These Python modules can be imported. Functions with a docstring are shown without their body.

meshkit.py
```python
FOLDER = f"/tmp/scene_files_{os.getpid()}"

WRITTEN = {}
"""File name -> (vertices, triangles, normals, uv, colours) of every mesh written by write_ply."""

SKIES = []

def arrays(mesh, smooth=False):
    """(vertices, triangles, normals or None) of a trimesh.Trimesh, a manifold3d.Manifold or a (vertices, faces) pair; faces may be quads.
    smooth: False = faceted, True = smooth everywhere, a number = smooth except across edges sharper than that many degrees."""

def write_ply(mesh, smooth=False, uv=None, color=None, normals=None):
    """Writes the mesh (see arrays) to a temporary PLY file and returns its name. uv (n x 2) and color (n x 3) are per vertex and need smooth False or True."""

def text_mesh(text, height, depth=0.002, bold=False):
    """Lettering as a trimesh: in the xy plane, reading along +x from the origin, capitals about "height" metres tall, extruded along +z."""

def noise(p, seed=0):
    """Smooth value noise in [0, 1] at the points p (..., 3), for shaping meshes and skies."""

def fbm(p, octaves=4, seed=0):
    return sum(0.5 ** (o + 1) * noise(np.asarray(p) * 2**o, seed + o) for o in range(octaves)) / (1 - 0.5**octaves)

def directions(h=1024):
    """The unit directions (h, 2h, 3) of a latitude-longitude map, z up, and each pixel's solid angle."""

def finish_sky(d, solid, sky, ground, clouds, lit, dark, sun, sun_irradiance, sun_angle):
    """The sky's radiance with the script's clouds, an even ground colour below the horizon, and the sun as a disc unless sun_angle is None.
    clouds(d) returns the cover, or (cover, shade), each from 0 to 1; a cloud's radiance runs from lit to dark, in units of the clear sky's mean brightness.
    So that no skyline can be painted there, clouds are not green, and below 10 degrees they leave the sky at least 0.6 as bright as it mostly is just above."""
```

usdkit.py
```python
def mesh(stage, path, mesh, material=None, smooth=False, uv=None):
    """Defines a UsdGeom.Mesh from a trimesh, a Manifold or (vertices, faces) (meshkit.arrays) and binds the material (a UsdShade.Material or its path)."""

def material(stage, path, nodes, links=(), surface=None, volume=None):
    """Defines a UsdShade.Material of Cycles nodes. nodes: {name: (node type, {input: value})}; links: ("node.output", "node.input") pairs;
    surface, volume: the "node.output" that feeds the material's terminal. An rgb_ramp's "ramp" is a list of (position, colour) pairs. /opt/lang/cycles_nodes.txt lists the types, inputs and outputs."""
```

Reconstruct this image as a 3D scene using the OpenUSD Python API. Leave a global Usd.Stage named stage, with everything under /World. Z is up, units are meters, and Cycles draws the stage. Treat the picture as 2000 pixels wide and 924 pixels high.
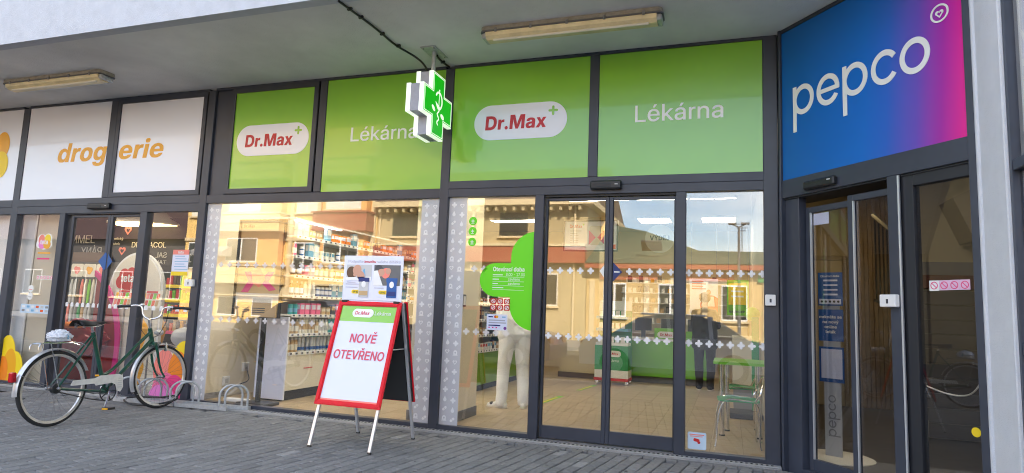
import math, random, numpy as np, trimesh, usdkit, meshkit, manifold3d
from pxr import Usd, UsdGeom, UsdLux, UsdShade, Gf, Sdf
from shapely.geometry import Polygon, Point, box as sbox, LineString
from shapely.ops import unary_union
from shapely import affinity

# ---------------------------------------------------------------- camera, sky, sun, exposure
stage = Usd.Stage.CreateInMemory()
UsdGeom.SetStageUpAxis(stage, UsdGeom.Tokens.z)
UsdGeom.SetStageMetersPerUnit(stage, 1.0)
UsdGeom.Xform.Define(stage, '/World')
UsdGeom.Scope.Define(stage, '/World/Looks')
rng = random.Random(7)
PI = math.pi

CAM_F, YAW, PITCH, ROLL = 1242.57, -0.331767, 0.117155, 0.0389623
EYE = np.array([0, -6.2, 1.2482])
_fw = np.array([math.sin(YAW) * math.cos(PITCH), math.cos(YAW) * math.cos(PITCH), math.sin(PITCH)])
_r0 = np.array([math.cos(YAW), -math.sin(YAW), 0]); _u0 = np.cross(_r0, _fw)
_rt = math.cos(ROLL) * _r0 + math.sin(ROLL) * _u0; _up = -math.sin(ROLL) * _r0 + math.cos(ROLL) * _u0
cam = UsdGeom.Camera.Define(stage, '/World/camera')
cam.CreateHorizontalApertureAttr(36.0); cam.CreateVerticalApertureAttr(36.0 * 473 / 1024)
cam.CreateFocalLengthAttr(36.0 * CAM_F / 2000); cam.CreateClippingRangeAttr(Gf.Vec2f(0.05, 500))
M = Gf.Matrix4d(*[float(x) for x in (*_rt, 0, *_up, 0, *(-_fw), 0, *EYE, 1)])
cam.AddTransformOp().Set(M)
cam.CreateExposureAttr(1.82)

SUN_EL, SUN_AZ = math.radians(38), math.radians(22)      # azimuth clockwise from +y: the sun stands behind the shops
sun = UsdLux.DistantLight.Define(stage, '/World/sun')
sun.CreateIntensityAttr(1.2); sun.CreateAngleAttr(0.5); sun.CreateColorAttr(Gf.Vec3f(1.0, 0.9, 0.76))
sun.GetPrim().CreateAttribute('inputs:normalize', Sdf.ValueTypeNames.Bool).Set(True)
sun.AddRotateXYZOp().Set(Gf.Vec3f(-(90 - math.degrees(SUN_EL)), 0, -math.degrees(SUN_AZ)))
sky = usdkit.material(stage, '/World/Looks/sky', {
    'tc': ('texture_coordinate', {}), 'mp': ('mapping', {'scale': (1.0, 1.0, 3.2)}),
    'n': ('noise_texture', {'scale': 2.6, 'detail': 5, 'roughness': 0.55}),
    'r': ('map_range', {'from_min': 0.46, 'from_max': 0.68, 'to_min': 0.0, 'to_max': 0.8, 'clamp': True}),
    's': ('sky_texture', {'sky_type': 'single_scattering', 'sun_disc': False, 'sun_elevation': SUN_EL, 'sun_rotation': SUN_AZ, 'air_density': 1.0, 'aerosol_density': 1.5}),
    'm': ('mix', {'mix_type': 'mix', 'color2': (9.0, 8.9, 8.7)}),
    'b': ('background_shader', {'strength': 0.15})},
    [('tc.generated', 'mp.vector'), ('mp.vector', 'n.vector'), ('n.fac', 'r.value'), ('r.result', 'm.fac'), ('s.color', 'm.color1'), ('m.color', 'b.color')], surface='b.background')
dome = UsdLux.DomeLight.Define(stage, '/World/sky')
UsdShade.MaterialBindingAPI.Apply(dome.GetPrim()).Bind(sky)
dome.GetPrim().SetCustomDataByKey('kind', 'structure')
LAMP = 3.0        # strength of the lit ceiling panels in the shops

# ---------------------------------------------------------------- materials
def mat(name, col, rough=0.5, metal=0.0, spec=0.5, noise=None, bump=None, emit=0.0, coat=0.0, emit_col=None):
    """Principled surface; noise = (scale, amount): lightness mottling, bump = (scale, strength, distance)."""
    nodes = {'p': ('principled_bsdf', {'base_color': col, 'roughness': rough, 'metallic': metal, 'specular_ior_level': spec, 'coat_weight': coat})}
    links = []
    if emit:
        nodes['p'][1].update(emission_color=emit_col or col, emission_strength=emit)
    if noise or bump:
        nodes['g'] = ('geometry', {})
    if noise:
        a = noise[1]
        nodes['n'] = ('noise_texture', {'scale': noise[0], 'detail': 5, 'roughness': 0.6})
        nodes['r'] = ('rgb_ramp', {'ramp': [(0.25, tuple(c * (1 - a) for c in col)), (0.75, tuple(min(1, c * (1 + a)) for c in col))]})
        links += [('g.position', 'n.vector'), ('n.fac', 'r.fac'), ('r.color', 'p.base_color')]
    if bump:
        nodes['n2'] = ('noise_texture', {'scale': bump[0], 'detail': 3})
        nodes['bp'] = ('bump', {'strength': bump[1], 'distance': bump[2]})
        links += [('g.position', 'n2.vector'), ('n2.fac', 'bp.height'), ('bp.normal', 'p.normal')]
    return usdkit.material(stage, '/World/Looks/' + name, nodes, links, surface='p.BSDF')

def pane_mat(name, f0, tint=(1, 1, 1), rough=0.0):
    """Window pane: clear glass whose mirror share grows towards grazing angles (Schlick), the same from both sides."""
    return usdkit.material(stage, '/World/Looks/' + name, {
        'lw': ('layer_weight', {'blend': 0.5}), 'pw': ('math', {'math_type': 'power', 'value2': 5.0}),
        'ma': ('math', {'math_type': 'multiply_add', 'value2': 1 - f0, 'value3': f0, 'use_clamp': True}),
        't': ('transparent_bsdf', {'color': tint}), 'g': ('glossy_bsdf', {'color': (1, 1, 1), 'roughness': rough}), 'm': ('mix_closure', {})},
        [('lw.facing', 'pw.value1'), ('pw.value', 'ma.value1'), ('ma.value', 'm.fac'), ('t.BSDF', 'm.closure1'), ('g.BSDF', 'm.closure2')], surface='m.closure')

def film_mat(name, col, cover, glow=0.35):
    """Printed or frosted film: part clear, part white that also lets light through."""
    return usdkit.material(stage, '/World/Looks/' + name, {
        't': ('transparent_bsdf', {'color': (1, 1, 1)}), 'd': ('principled_bsdf', {'base_color': col, 'roughness': 0.45}), 'l': ('translucent_bsdf', {'color': col}),
        'm1': ('mix_closure', {'fac': glow}), 'm2': ('mix_closure', {'fac': cover})},
        [('d.BSDF', 'm1.closure1'), ('l.BSDF', 'm1.closure2'), ('t.BSDF', 'm2.closure1'), ('m1.closure', 'm2.closure2')], surface='m2.closure')

K = {}
def C(name, *a, **k):
    K[name] = mat(name, *a, **k)
C('frame_metal', (0.036, 0.042, 0.060), 0.40, noise=(2.2, 0.25), bump=(2.0, 0.06, 0.02))
C('frame_dark', (0.012, 0.013, 0.017), 0.5)
C('black', (0.012, 0.012, 0.013), 0.4)
C('black_matt', (0.015, 0.015, 0.016), 0.8)
C('rubber', (0.018, 0.018, 0.019), 0.75, noise=(40, 0.3))
C('white_plaster', (0.62, 0.64, 0.68), 0.9, noise=(6, 0.05), bump=(160, 0.5, 0.01))
C('fascia_render', (0.46, 0.48, 0.53), 0.9, noise=(9, 0.08), bump=(200, 0.6, 0.012))
C('pale_pink', (0.74, 0.50, 0.66), 0.4)
C('pale_blue', (0.52, 0.66, 0.80), 0.4)
C('soffit_plaster', (0.67, 0.67, 0.66), 0.95, noise=(0.8, 0.20), bump=(110, 0.6, 0.012))
C('render_beige', (0.62, 0.55, 0.42), 0.9, noise=(2, 0.05))
C('beige_wall', (0.60, 0.49, 0.30), 0.85, noise=(1.5, 0.04))
C('cream', (0.70, 0.66, 0.56), 0.6)
C('column_cream', (0.78, 0.70, 0.54), 0.8)
C('car_glass', (0.50, 0.52, 0.55), 0.15, metal=0.5)
C('spoke', (0.10, 0.10, 0.105), 0.4, metal=0.6)
C('cream_wall', (0.46, 0.42, 0.34), 0.8, noise=(1.5, 0.05))
C('white', (0.78, 0.78, 0.77), 0.5)
C('white_gloss', (0.80, 0.80, 0.79), 0.25)
C('paper', (0.68, 0.71, 0.86), 0.35)
C('sign_green', (0.20, 0.48, 0.018), 0.30, spec=0.9, coat=0.5, noise=(0.9, 0.05), bump=(1.6, 0.12, 0.03))
C('leaf_green', (0.17, 0.52, 0.02), 0.35)
C('bright_green', (0.13, 0.72, 0.005), 0.35)
C('cabinet_green', (0.16, 0.34, 0.02), 0.35)
C('deep_green', (0.03, 0.30, 0.10), 0.4)
C('teal', (0.03, 0.35, 0.36), 0.4)
C('gum_pale', (0.30, 0.29, 0.28), 0.8)
C('stain_dark', (0.085, 0.082, 0.08), 0.7)
C('sign_white', (0.72, 0.74, 0.82), 0.30, spec=0.8, coat=0.4, bump=(1.6, 0.10, 0.03))
C('letter_white', (0.80, 0.82, 0.80), 0.35)
C('letter_red', (0.50, 0.012, 0.022), 0.35)
C('pink_red', (0.62, 0.07, 0.12), 0.4)
C('amber', (0.80, 0.38, 0.008), 0.35)
C('yellow', (0.85, 0.62, 0.01), 0.4)
C('orange', (0.80, 0.22, 0.01), 0.4)
C('orange_red', (0.75, 0.10, 0.02), 0.4)
C('pink', (0.80, 0.14, 0.30), 0.4)
C('salmon', (0.80, 0.22, 0.18), 0.4)
C('hot_pink', (0.75, 0.03, 0.20), 0.4)
C('magenta', (0.62, 0.01, 0.22), 0.4)
C('lilac_pink', (0.75, 0.20, 0.55), 0.4)
C('red_frame', (0.66, 0.006, 0.018), 0.42, spec=0.3, noise=(30, 0.10))
C('red', (0.55, 0.02, 0.02), 0.4)
C('dark_red', (0.24, 0.010, 0.016), 0.35)
C('navy', (0.01, 0.03, 0.16), 0.4)
C('blue', (0.01, 0.09, 0.32), 0.4)
C('sky_blue', (0.16, 0.40, 0.62), 0.4)
C('purple', (0.16, 0.04, 0.26), 0.4)
C('brown', (0.10, 0.055, 0.03), 0.5)
C('skin', (0.55, 0.30, 0.21), 0.55)
C('tan', (0.50, 0.34, 0.17), 0.6)
C('grey', (0.25, 0.25, 0.26), 0.5)
C('mid_grey', (0.13, 0.13, 0.135), 0.6)
C('pale_grey', (0.50, 0.51, 0.52), 0.5)
C('ink', (0.06, 0.06, 0.07), 0.6)
C('faint_ink', (0.40, 0.40, 0.46), 0.6)
C('galvanised', (0.46, 0.48, 0.50), 0.42, metal=0.5, noise=(25, 0.18))
C('aluminium', (0.74, 0.74, 0.76), 0.34, metal=0.85)
C('chrome', (0.80, 0.80, 0.80), 0.14, metal=1.0, noise=(60, 0.12))
C('steel', (0.30, 0.30, 0.31), 0.35, metal=0.9, noise=(50, 0.2))
C('dull_fender', (0.58, 0.58, 0.59), 0.33, metal=0.75, noise=(18, 0.14))
C('bike_green', (0.005, 0.055, 0.035), 0.25, coat=0.5, noise=(14, 0.25))
C('chainguard_white', (0.66, 0.65, 0.62), 0.45, noise=(22, 0.12))
C('tail_red', (0.35, 0.004, 0.012), 0.15)
C('bag_white', (0.70, 0.72, 0.78), 0.35, noise=(30, 0.12))
C('concrete_pale', (0.30, 0.30, 0.30), 0.9, noise=(9, 0.2), bump=(120, 0.6, 0.01))
C('drain_grey', (0.33, 0.33, 0.33), 0.8, noise=(20, 0.2))
for i, k in enumerate((0.178, 0.195, 0.208, 0.222, 0.29)):
    C('paver_tone_%d' % (i + 1), (k * 0.94, k * 0.94, k * 0.945), 0.85, noise=(28, 0.22), bump=(220, 0.5, 0.004))
C('asphalt', (0.055, 0.055, 0.057), 0.9, noise=(14, 0.25), bump=(90, 0.6, 0.01))
C('joint_sand', (0.045, 0.044, 0.042), 0.95, noise=(40, 0.3))
C('tile_beige', (0.44, 0.33, 0.20), 0.38, noise=(5, 0.07))
C('tile_beige_dark', (0.40, 0.295, 0.175), 0.38, noise=(5, 0.07))
C('tile_joint', (0.27, 0.20, 0.13), 0.8)
C('dark_floor', (0.060, 0.052, 0.047), 0.35, noise=(7, 0.2))
C('lamp_housing', (0.30, 0.28, 0.23), 0.6, noise=(16, 0.25))
C('lamp_cover', (0.70, 0.60, 0.36), 0.28, noise=(7, 0.20))
C('lit_panel', (1, 1, 1), emit=LAMP * 1.6, emit_col=(1.0, 0.90, 0.70))
C('lit_strip', (1, 1, 1), emit=LAMP * 1.6, emit_col=(1.0, 0.92, 0.74))
C('lit_pendant', (1, 1, 1), emit=LAMP * 0.75, emit_col=(1.0, 0.72, 0.30))
C('lit_edge', (0.9, 0.95, 0.9), emit=0.20, emit_col=(0.88, 1.0, 0.78))
C('lit_green', (0.0, 0.45, 0.01), 0.3, emit=0.085, emit_col=(0.0, 1.0, 0.02))
C('cross_side', (0.32, 0.33, 0.39), 0.5, noise=(20, 0.08))
C('wood_slat', (0.27, 0.20, 0.13), 0.6, noise=(9, 0.2))
C('wood_dark', (0.09, 0.028, 0.018), 0.5)
C('slate_panel', (0.085, 0.078, 0.076), 0.6, noise=(3, 0.1))
C('panel_joint', (0.22, 0.20, 0.16), 0.7)
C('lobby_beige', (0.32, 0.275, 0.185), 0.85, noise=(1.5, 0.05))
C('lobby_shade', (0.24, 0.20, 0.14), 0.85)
C('cloth_white', (0.86, 0.87, 0.88), 0.9, noise=(9, 0.06), bump=(14, 0.35, 0.03))
C('cloth_black', (0.012, 0.011, 0.012), 0.9)
C('wall_ochre', (0.80, 0.53, 0.18), 0.9, noise=(0.7, 0.08))
C('wall_ochre_pale', (0.84, 0.62, 0.28), 0.9, noise=(0.7, 0.06))
C('wall_gold', (0.60, 0.42, 0.18), 0.9, noise=(0.7, 0.14))
C('wall_drab', (0.46, 0.36, 0.19), 0.9, noise=(0.6, 0.14))
C('stone_trim', (0.66, 0.52, 0.30), 0.9)
C('bay_orange', (0.74, 0.38, 0.12), 0.9, noise=(0.7, 0.06))
C('fascia_terracotta', (0.34, 0.075, 0.04), 0.8)
C('fascia_dark', (0.05, 0.022, 0.02), 0.85, noise=(1.2, 0.2))
C('roof_brown', (0.13, 0.085, 0.06), 0.85, noise=(2.5, 0.25))
C('roof_green', (0.06, 0.085, 0.055), 0.8, noise=(2.5, 0.2))
C('window_dark', (0.03, 0.035, 0.035), 0.08)
C('curtain', (0.72, 0.68, 0.58), 0.3)
C('car_white', (0.75, 0.76, 0.78), 0.2, coat=0.8)
C('car_blue', (0.06, 0.11, 0.25), 0.25, coat=0.8)
C('car_silver', (0.50, 0.50, 0.52), 0.28, metal=0.4, coat=0.7)
K['glass'] = pane_mat('glass', 0.112)
K['glass_dim'] = pane_mat('glass_dim', 0.052, (0.94, 0.94, 0.95))
K['glass_thin'] = pane_mat('glass_thin', 0.03)
K['frost'] = film_mat('frost', (0.72, 0.73, 0.79), 0.72, 0.25)
K['frost_mark'] = film_mat('frost_mark', (0.97, 0.98, 1.0), 0.93, 0.12)
K['faint_mark'] = film_mat('faint_mark', (0.9, 0.9, 0.95), 0.45, 0.2)
# the blue sign's print runs from blue to magenta along its length
K['sign_blue'] = usdkit.material(stage, '/World/Looks/sign_blue', {
    'g': ('geometry', {}), 'v': ('vector_math', {'math_type': 'dot_product', 'vector2': (0.62388, -0.78152, -0.06)}),
    'r': ('map_range', {'from_min': 0.12, 'from_max': 1.82}), 'c': ('rgb_ramp', {'ramp': [(0.0, (0.002, 0.11, 0.40)), (0.54, (0.003, 0.14, 0.56)), (0.66, (0.02, 0.12, 0.54)), (0.80, (0.13, 0.07, 0.46)), (0.91, (0.36, 0.012, 0.34)), (1.0, (0.74, 0.0, 0.27))]}),
    'p': ('principled_bsdf', {'roughness': 0.3, 'specular_ior_level': 0.5, 'coat_weight': 0.12})},
    [('g.position', 'v.vector1'), ('v.value', 'r.value'), ('r.result', 'c.fac'), ('c.color', 'p.base_color')], surface='p.BSDF')

# ---------------------------------------------------------------- mesh helpers: a mesh is (vertices, triangles)
_BF = np.array([[0, 2, 1], [1, 2, 3], [4, 5, 6], [5, 7, 6], [0, 1, 4], [1, 5, 4], [2, 6, 3], [3, 6, 7], [0, 4, 2], [2, 4, 6], [1, 3, 5], [3, 7, 5]])
def _cham(h, c):
    P = []
    for sx in (-1, 1):
        for sy in (-1, 1):
            for sz in (-1, 1):
                P += [(sx * h[0], sy * (h[1] - c), sz * (h[2] - c)), (sx * (h[0] - c), sy * h[1], sz * (h[2] - c)), (sx * (h[0] - c), sy * (h[1] - c), sz * h[2])]
    return np.array(P, float)
_P = _cham((1, 1.1, 1.2), 0.2); _H = trimesh.convex.convex_hull(_P)
_idx = np.array([np.argmin(((_P - v) ** 2).sum(1)) for v in _H.vertices]); _CF = _idx[_H.faces]
def bx(x0, x1, y0, y1, z0, z1, c=0.0):
    x0, x1, y0, y1, z0, z1 = min(x0, x1), max(x0, x1), min(y0, y1), max(y0, y1), min(z0, z1), max(z0, z1)
    if c:
        h = ((x1 - x0) / 2, (y1 - y0) / 2, (z1 - z0) / 2)
        c = min(c, 0.45 * min(h))
        return _cham(h, c) + np.array([(x0 + x1) / 2, (y0 + y1) / 2, (z0 + z1) / 2]), _CF
    return np.array([(x, y, z) for z in (z0, z1) for y in (y0, y1) for x in (x0, x1)], float), _BF
def cat(*ms):
    ms = [(np.asarray(m.vertices), np.asarray(m.faces)) if hasattr(m, 'faces') else m for m in ms]
    n = np.cumsum([0] + [len(m[0]) for m in ms])
    return np.vstack([m[0] for m in ms]), np.vstack([m[1] + k for m, k in zip(ms, n)])
def mv(m, t=(0, 0, 0), rz=0.0, s=1.0, rx=0.0):
    v = np.asarray(m[0], float) * s
    if rx:
        c_, s_ = math.cos(rx), math.sin(rx); v = v @ np.array([[1, 0, 0], [0, c_, -s_], [0, s_, c_]]).T
    if rz:
        c_, s_ = math.cos(rz), math.sin(rz); v = v @ np.array([[c_, -s_, 0], [s_, c_, 0], [0, 0, 1]]).T
    return v + np.asarray(t, float), m[1]
def frame(m, O, U, V):
    """Takes a mesh from the xy plane to the plane at O with axes U (right) and V (up)."""
    U, V = np.asarray(U, float), np.asarray(V, float)
    N = np.cross(U, V)
    v = np.asarray(m[0], float)
    return np.asarray(O, float) + v[:, :1] * U + v[:, 1:2] * V + v[:, 2:3] * N, m[1]
def extr(poly, depth):
    gs = [g for g in getattr(poly, 'geoms', [poly]) if g.area > 1e-9]
    return cat(*[trimesh.creation.extrude_polygon(g, depth, engine='earcut') for g in gs])
def tube(pts, r, n=8, closed=False):
    p = np.asarray(pts, float); k = len(p)
    r = np.broadcast_to(np.asarray(r, float), (k,))
    t = np.roll(p, -1, 0) - np.roll(p, 1, 0) if closed else np.gradient(p, axis=0)
    t /= np.linalg.norm(t, axis=1, keepdims=True) + 1e-12
    a = np.array([0, 0, 1.0]) if abs(t[0][2]) < 0.9 else np.array([1.0, 0, 0])
    u = np.cross(a, t[0]); u /= np.linalg.norm(u); V = []
    for i in range(k):
        u = u - (u @ t[i]) * t[i]; u /= np.linalg.norm(u); w = np.cross(t[i], u)
        V += [p[i] + r[i] * (math.cos(q) * u + math.sin(q) * w) for q in np.arange(n) * 2 * PI / n]
    F = []
    for i in range(k if closed else k - 1):
        a0, b0 = i * n, ((i + 1) % k) * n
        for j in range(n):
            j2 = (j + 1) % n
            F += [(a0 + j, a0 + j2, b0 + j), (a0 + j2, b0 + j2, b0 + j)]
    if not closed:
        V += [p[0], p[-1]]
        for j in range(n):
            j2 = (j + 1) % n
            F += [(k * n, j2, j), (k * n + 1, (k - 1) * n + j, (k - 1) * n + j2)]
    return np.array(V), np.array(F)
def lathe(prof, n=16):
    """Turns (radius, height) points about z; the end points are capped."""
    V, F = [], []
    for r, z in prof:
        V += [(r * math.cos(q), r * math.sin(q), z) for q in np.arange(n) * 2 * PI / n]
    for i in range(len(prof) - 1):
        for j in range(n):
            j2, a, b = (j + 1) % n, i * n, (i + 1) * n
            F += [(a + j, a + j2, b + j), (a + j2, b + j2, b + j)]
    for base, z, flip in ((0, prof[0][1], 1), ((len(prof) - 1) * n, prof[-1][1], 0)):
        V.append((0, 0, z)); c = len(V) - 1
        for j in range(n):
            j2 = (j + 1) % n
            F.append((c, base + j2, base + j) if flip else (c, base + j, base + j2))
    return np.array(V, float), np.array(F)
def blob(c, r, amp=0.1, seed=0, sub=2, freq=3.0):
    s = trimesh.creation.icosphere(sub)
    v = s.vertices * (1 + amp * (2 * meshkit.fbm(s.vertices * freq + 7 + seed, 3, seed) - 1))[:, None]
    return v * np.asarray(r) + np.asarray(c), s.faces
_text = {}
def lettering(s, weight):
    """As meshkit.text_mesh, capitals 1 m tall, in any weight of the typeface."""
    import glob
    from PIL import Image, ImageDraw, ImageFont
    font = ImageFont.truetype(glob.glob('/opt/blender-*/*/datafiles/fonts/Inter.woff2')[0], 96)
    font.set_variation_by_axes([28, weight])
    x0, y0, x1, y1 = font.getbbox(s, anchor='ls')
    im = Image.new('L', (x1 - x0 + 8, y1 - y0 + 8))
    ImageDraw.Draw(im).text((4 - x0, 4 - y0), s, 255, font, anchor='ls')
    on = np.pad(np.asarray(im) > 127, ((0, 0), (1, 1))).astype(np.int8)
    rows, starts = np.nonzero(np.diff(on, axis=1) == 1)
    ends = np.nonzero(np.diff(on, axis=1) == -1)[1]
    shape = unary_union([sbox(a, -r - 1, b, -r) for a, b, r in zip(starts, ends, rows)]).buffer(0.6).buffer(-0.6).simplify(0.7)
    k = 1 / 70.0
    return extr(affinity.affine_transform(shape, [k, 0, 0, k, -4 * k, (4 - y0) * k]), 1.0)
def text(s, h=None, w=None, bold=False, depth=0.002, shear=0.0, align='l', at=(0, 0)):
    """Lettering in the xy plane, baseline at at[1]; h: capital height, w: overall width."""
    if (s, bold, depth) not in _text:
        _text[s, bold, depth] = lettering(s, (400, 700)[bold] if isinstance(bold, bool) else bold)
    v, f = _text[s, bold, depth]
    v = v.copy(); x0, x1 = v[:, 0].min(), v[:, 0].max(); v[:, 0] -= x0
    sx = w / (x1 - x0) if w else h
    sy = h if h else sx
    v = v * [sx, sy, depth]; v[:, 0] += shear * v[:, 1]
    wd = (x1 - x0) * sx
    v[:, 0] += at[0] - {'l': 0, 'c': wd / 2, 'r': wd}[align]; v[:, 1] += at[1]
    return v, f
def pill(x0, x1, y0, y1, r=None):
    r = r or (y1 - y0) / 2
    return sbox(x0 + r, y0 + r, x1 - r, y1 - r).buffer(r, 12) if x1 - x0 > 2 * r + 1e-6 and y1 - y0 > 2 * r + 1e-6 else LineString([(x0 + r, (y0 + y1) / 2), (x1 - r, (y0 + y1) / 2)]).buffer(r, 12)
def plus(cx, cy, r, t=0.36):
    k = r * t
    return unary_union([pill(cx - r, cx + r, cy - k, cy + k), pill(cx - k, cx + k, cy - r, cy + r, k * 0.99)])

# ---------------------------------------------------------------- scene helpers
used = {}
def numbered(parent, name):
    n = used[parent, name] = used.get((parent, name), -1) + 1
    return f'{parent}/{name}' + (f'_{n:03d}' if n else '')
ONES = 'first second third fourth fifth sixth seventh eighth ninth tenth eleventh twelfth thirteenth fourteenth fifteenth sixteenth seventeenth eighteenth nineteenth'.split()
def ordinal(n):      # 0 is the first
    n += 1
    if n < 20:
        return ONES[n - 1]
    t_ = ['twenty', 'thirty', 'forty', 'fifty'][n // 10 - 2]
    return t_[:-1] + 'ieth' if n % 10 == 0 else t_ + '-' + ONES[n % 10 - 1]
def tag(path, label=None, cat=None, group=None, kind=None):
    p = stage.GetPrimAtPath(path)
    for k, v in (('label', label), ('category', cat), ('group', group), ('kind', kind)):
        if v:
            p.SetCustomDataByKey(k, v)
def put(parent, name, mesh, m, smooth=False, label=None, kind=None):
    path = numbered(parent, name)
    usdkit.mesh(stage, path, mesh, K[m] if isinstance(m, str) else m, smooth)
    tag(path, label, kind=kind)
    return path
def struct(name, mesh, m, smooth=False):
    return put('/World', name, mesh, m, smooth, kind='structure')
class Thing:
    """An Xform at the thing's base; parts are given in world metres unless local=True."""
    def __init__(s, name, label, cat, loc=(0, 0, 0), rz=0.0, group=None, kind=None, local=False):
        s.path = numbered('/World', name); s.loc, s.rz, s.local = np.asarray(loc, float), rz, local
        x = UsdGeom.Xform.Define(stage, s.path)
        x.AddTranslateOp().Set(Gf.Vec3d(*map(float, loc))); x.AddRotateZOp().Set(math.degrees(rz))
        tag(s.path, label, cat, group, kind)
    def add(s, name, mesh, m, smooth=False, parent=None, label=None, kind=None):
        if hasattr(mesh, 'faces'):
            mesh = (np.asarray(mesh.vertices), np.asarray(mesh.faces))
        if not s.local:
            v = np.asarray(mesh[0], float) - s.loc
            c_, s_ = math.cos(-s.rz), math.sin(-s.rz)
            mesh = (v @ np.array([[c_, -s_, 0], [s_, c_, 0], [0, 0, 1]]).T, mesh[1])
        return put(parent or s.path, name, mesh, m, smooth, label, kind)
def one(name, mesh, m, label, cat, smooth=False, group=None, kind=None):
    p = put('/World', name, mesh, m, smooth)
    tag(p, label, cat, group, kind)
    return p
def copy_of(src, loc, rz=0.0, label=None, group=None, name=None):
    path = numbered('/World', name or src.path.rpartition('/')[2].rstrip('0123456789').rstrip('_'))
    x = UsdGeom.Xform.Define(stage, path)
    x.GetPrim().GetReferences().AddInternalReference(src.path)
    x.ClearXformOpOrder()
    x.GetTranslateOp() if False else None
    ops = {o.GetOpName(): o for o in x.GetOrderedXformOps()}
    t = UsdGeom.XformOp(x.GetPrim().GetAttribute('xformOp:translate')); t.Set(Gf.Vec3d(*map(float, loc)))
    r = UsdGeom.XformOp(x.GetPrim().GetAttribute('xformOp:rotateZ')); r.Set(math.degrees(rz))
    x.SetXformOpOrder([t, r])
    tag(path, label, group=group)
    x.GetPrim().SetInstanceable(True)
    return path
X_, Z_, Y_ = np.array([1.0, 0, 0]), np.array([0, 0, 1.0]), np.array([0, 1.0, 0])
def face(mesh, off):
    """Stands a flat mesh, drawn in facade metres (x, z), on the plane y = -off, facing the street."""
    return frame(mesh, (0, -off, 0), X_, Z_)
# ---------------------------------------------------------------- ground
pav = struct('pavement', bx(-40, 1.5, -5.5, -0.02, -0.30, -0.062), 'joint_sand')
struct('pavement', bx(-40, 1.5, -5.5, -3.45, -0.058, -0.004), 'paver_tone_2')
struct('pavement', bx(1.52, 30, -8.5, -5.05, -0.30, -0.004), 'paver_tone_2')
struct('kerb', bx(-40, 30, -5.72, -5.5, -0.34, 0.0, 0.02), 'concrete_pale')
struct('road', bx(-70, 70, -17.6, -5.72, -0.5, -0.15), 'asphalt')
struct('ground', bx(-120, 120, -90, 60, -0.9, -0.36), 'asphalt')
struct('far_pavement', bx(-70, 70, -24.0, -17.6, -0.5, -0.02), 'paver_tone_3')
# block paving: 10 x 20 cm stones in running bond, their rows heading away from the street
ang = math.radians(82); du = np.array([math.cos(ang), math.sin(ang)]); dv = np.array([-math.sin(ang), math.cos(ang)])
cells = []
prng = random.Random(11)
for i in range(-110, 60):
    for j in range(-40, 30):
        p = np.array([-2.5, -1.2]) + dv * i * 0.1035 + du * (j * 0.2035 + (i % 2) * 0.1)
        if -10.6 < p[0] < 1.42 and -3.42 < p[1] < -0.255:
            q = np.array([p[0], p[1], 0]) - EYE
            d = q @ _fw
            sx, sy = q @ _rt / d * CAM_F, q @ _up / d * CAM_F
            seen = d > 0 and -1060 < sx < 1060 and sy > -500
            cells.append((d if seen else 1e6 + d, p))
cells.sort(key=lambda a: a[0])
tones = [1, 1, 2, 2, 2, 3, 3, 4, 4]
rest = {1: [], 2: [], 3: [], 4: [], 5: []}
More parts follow.
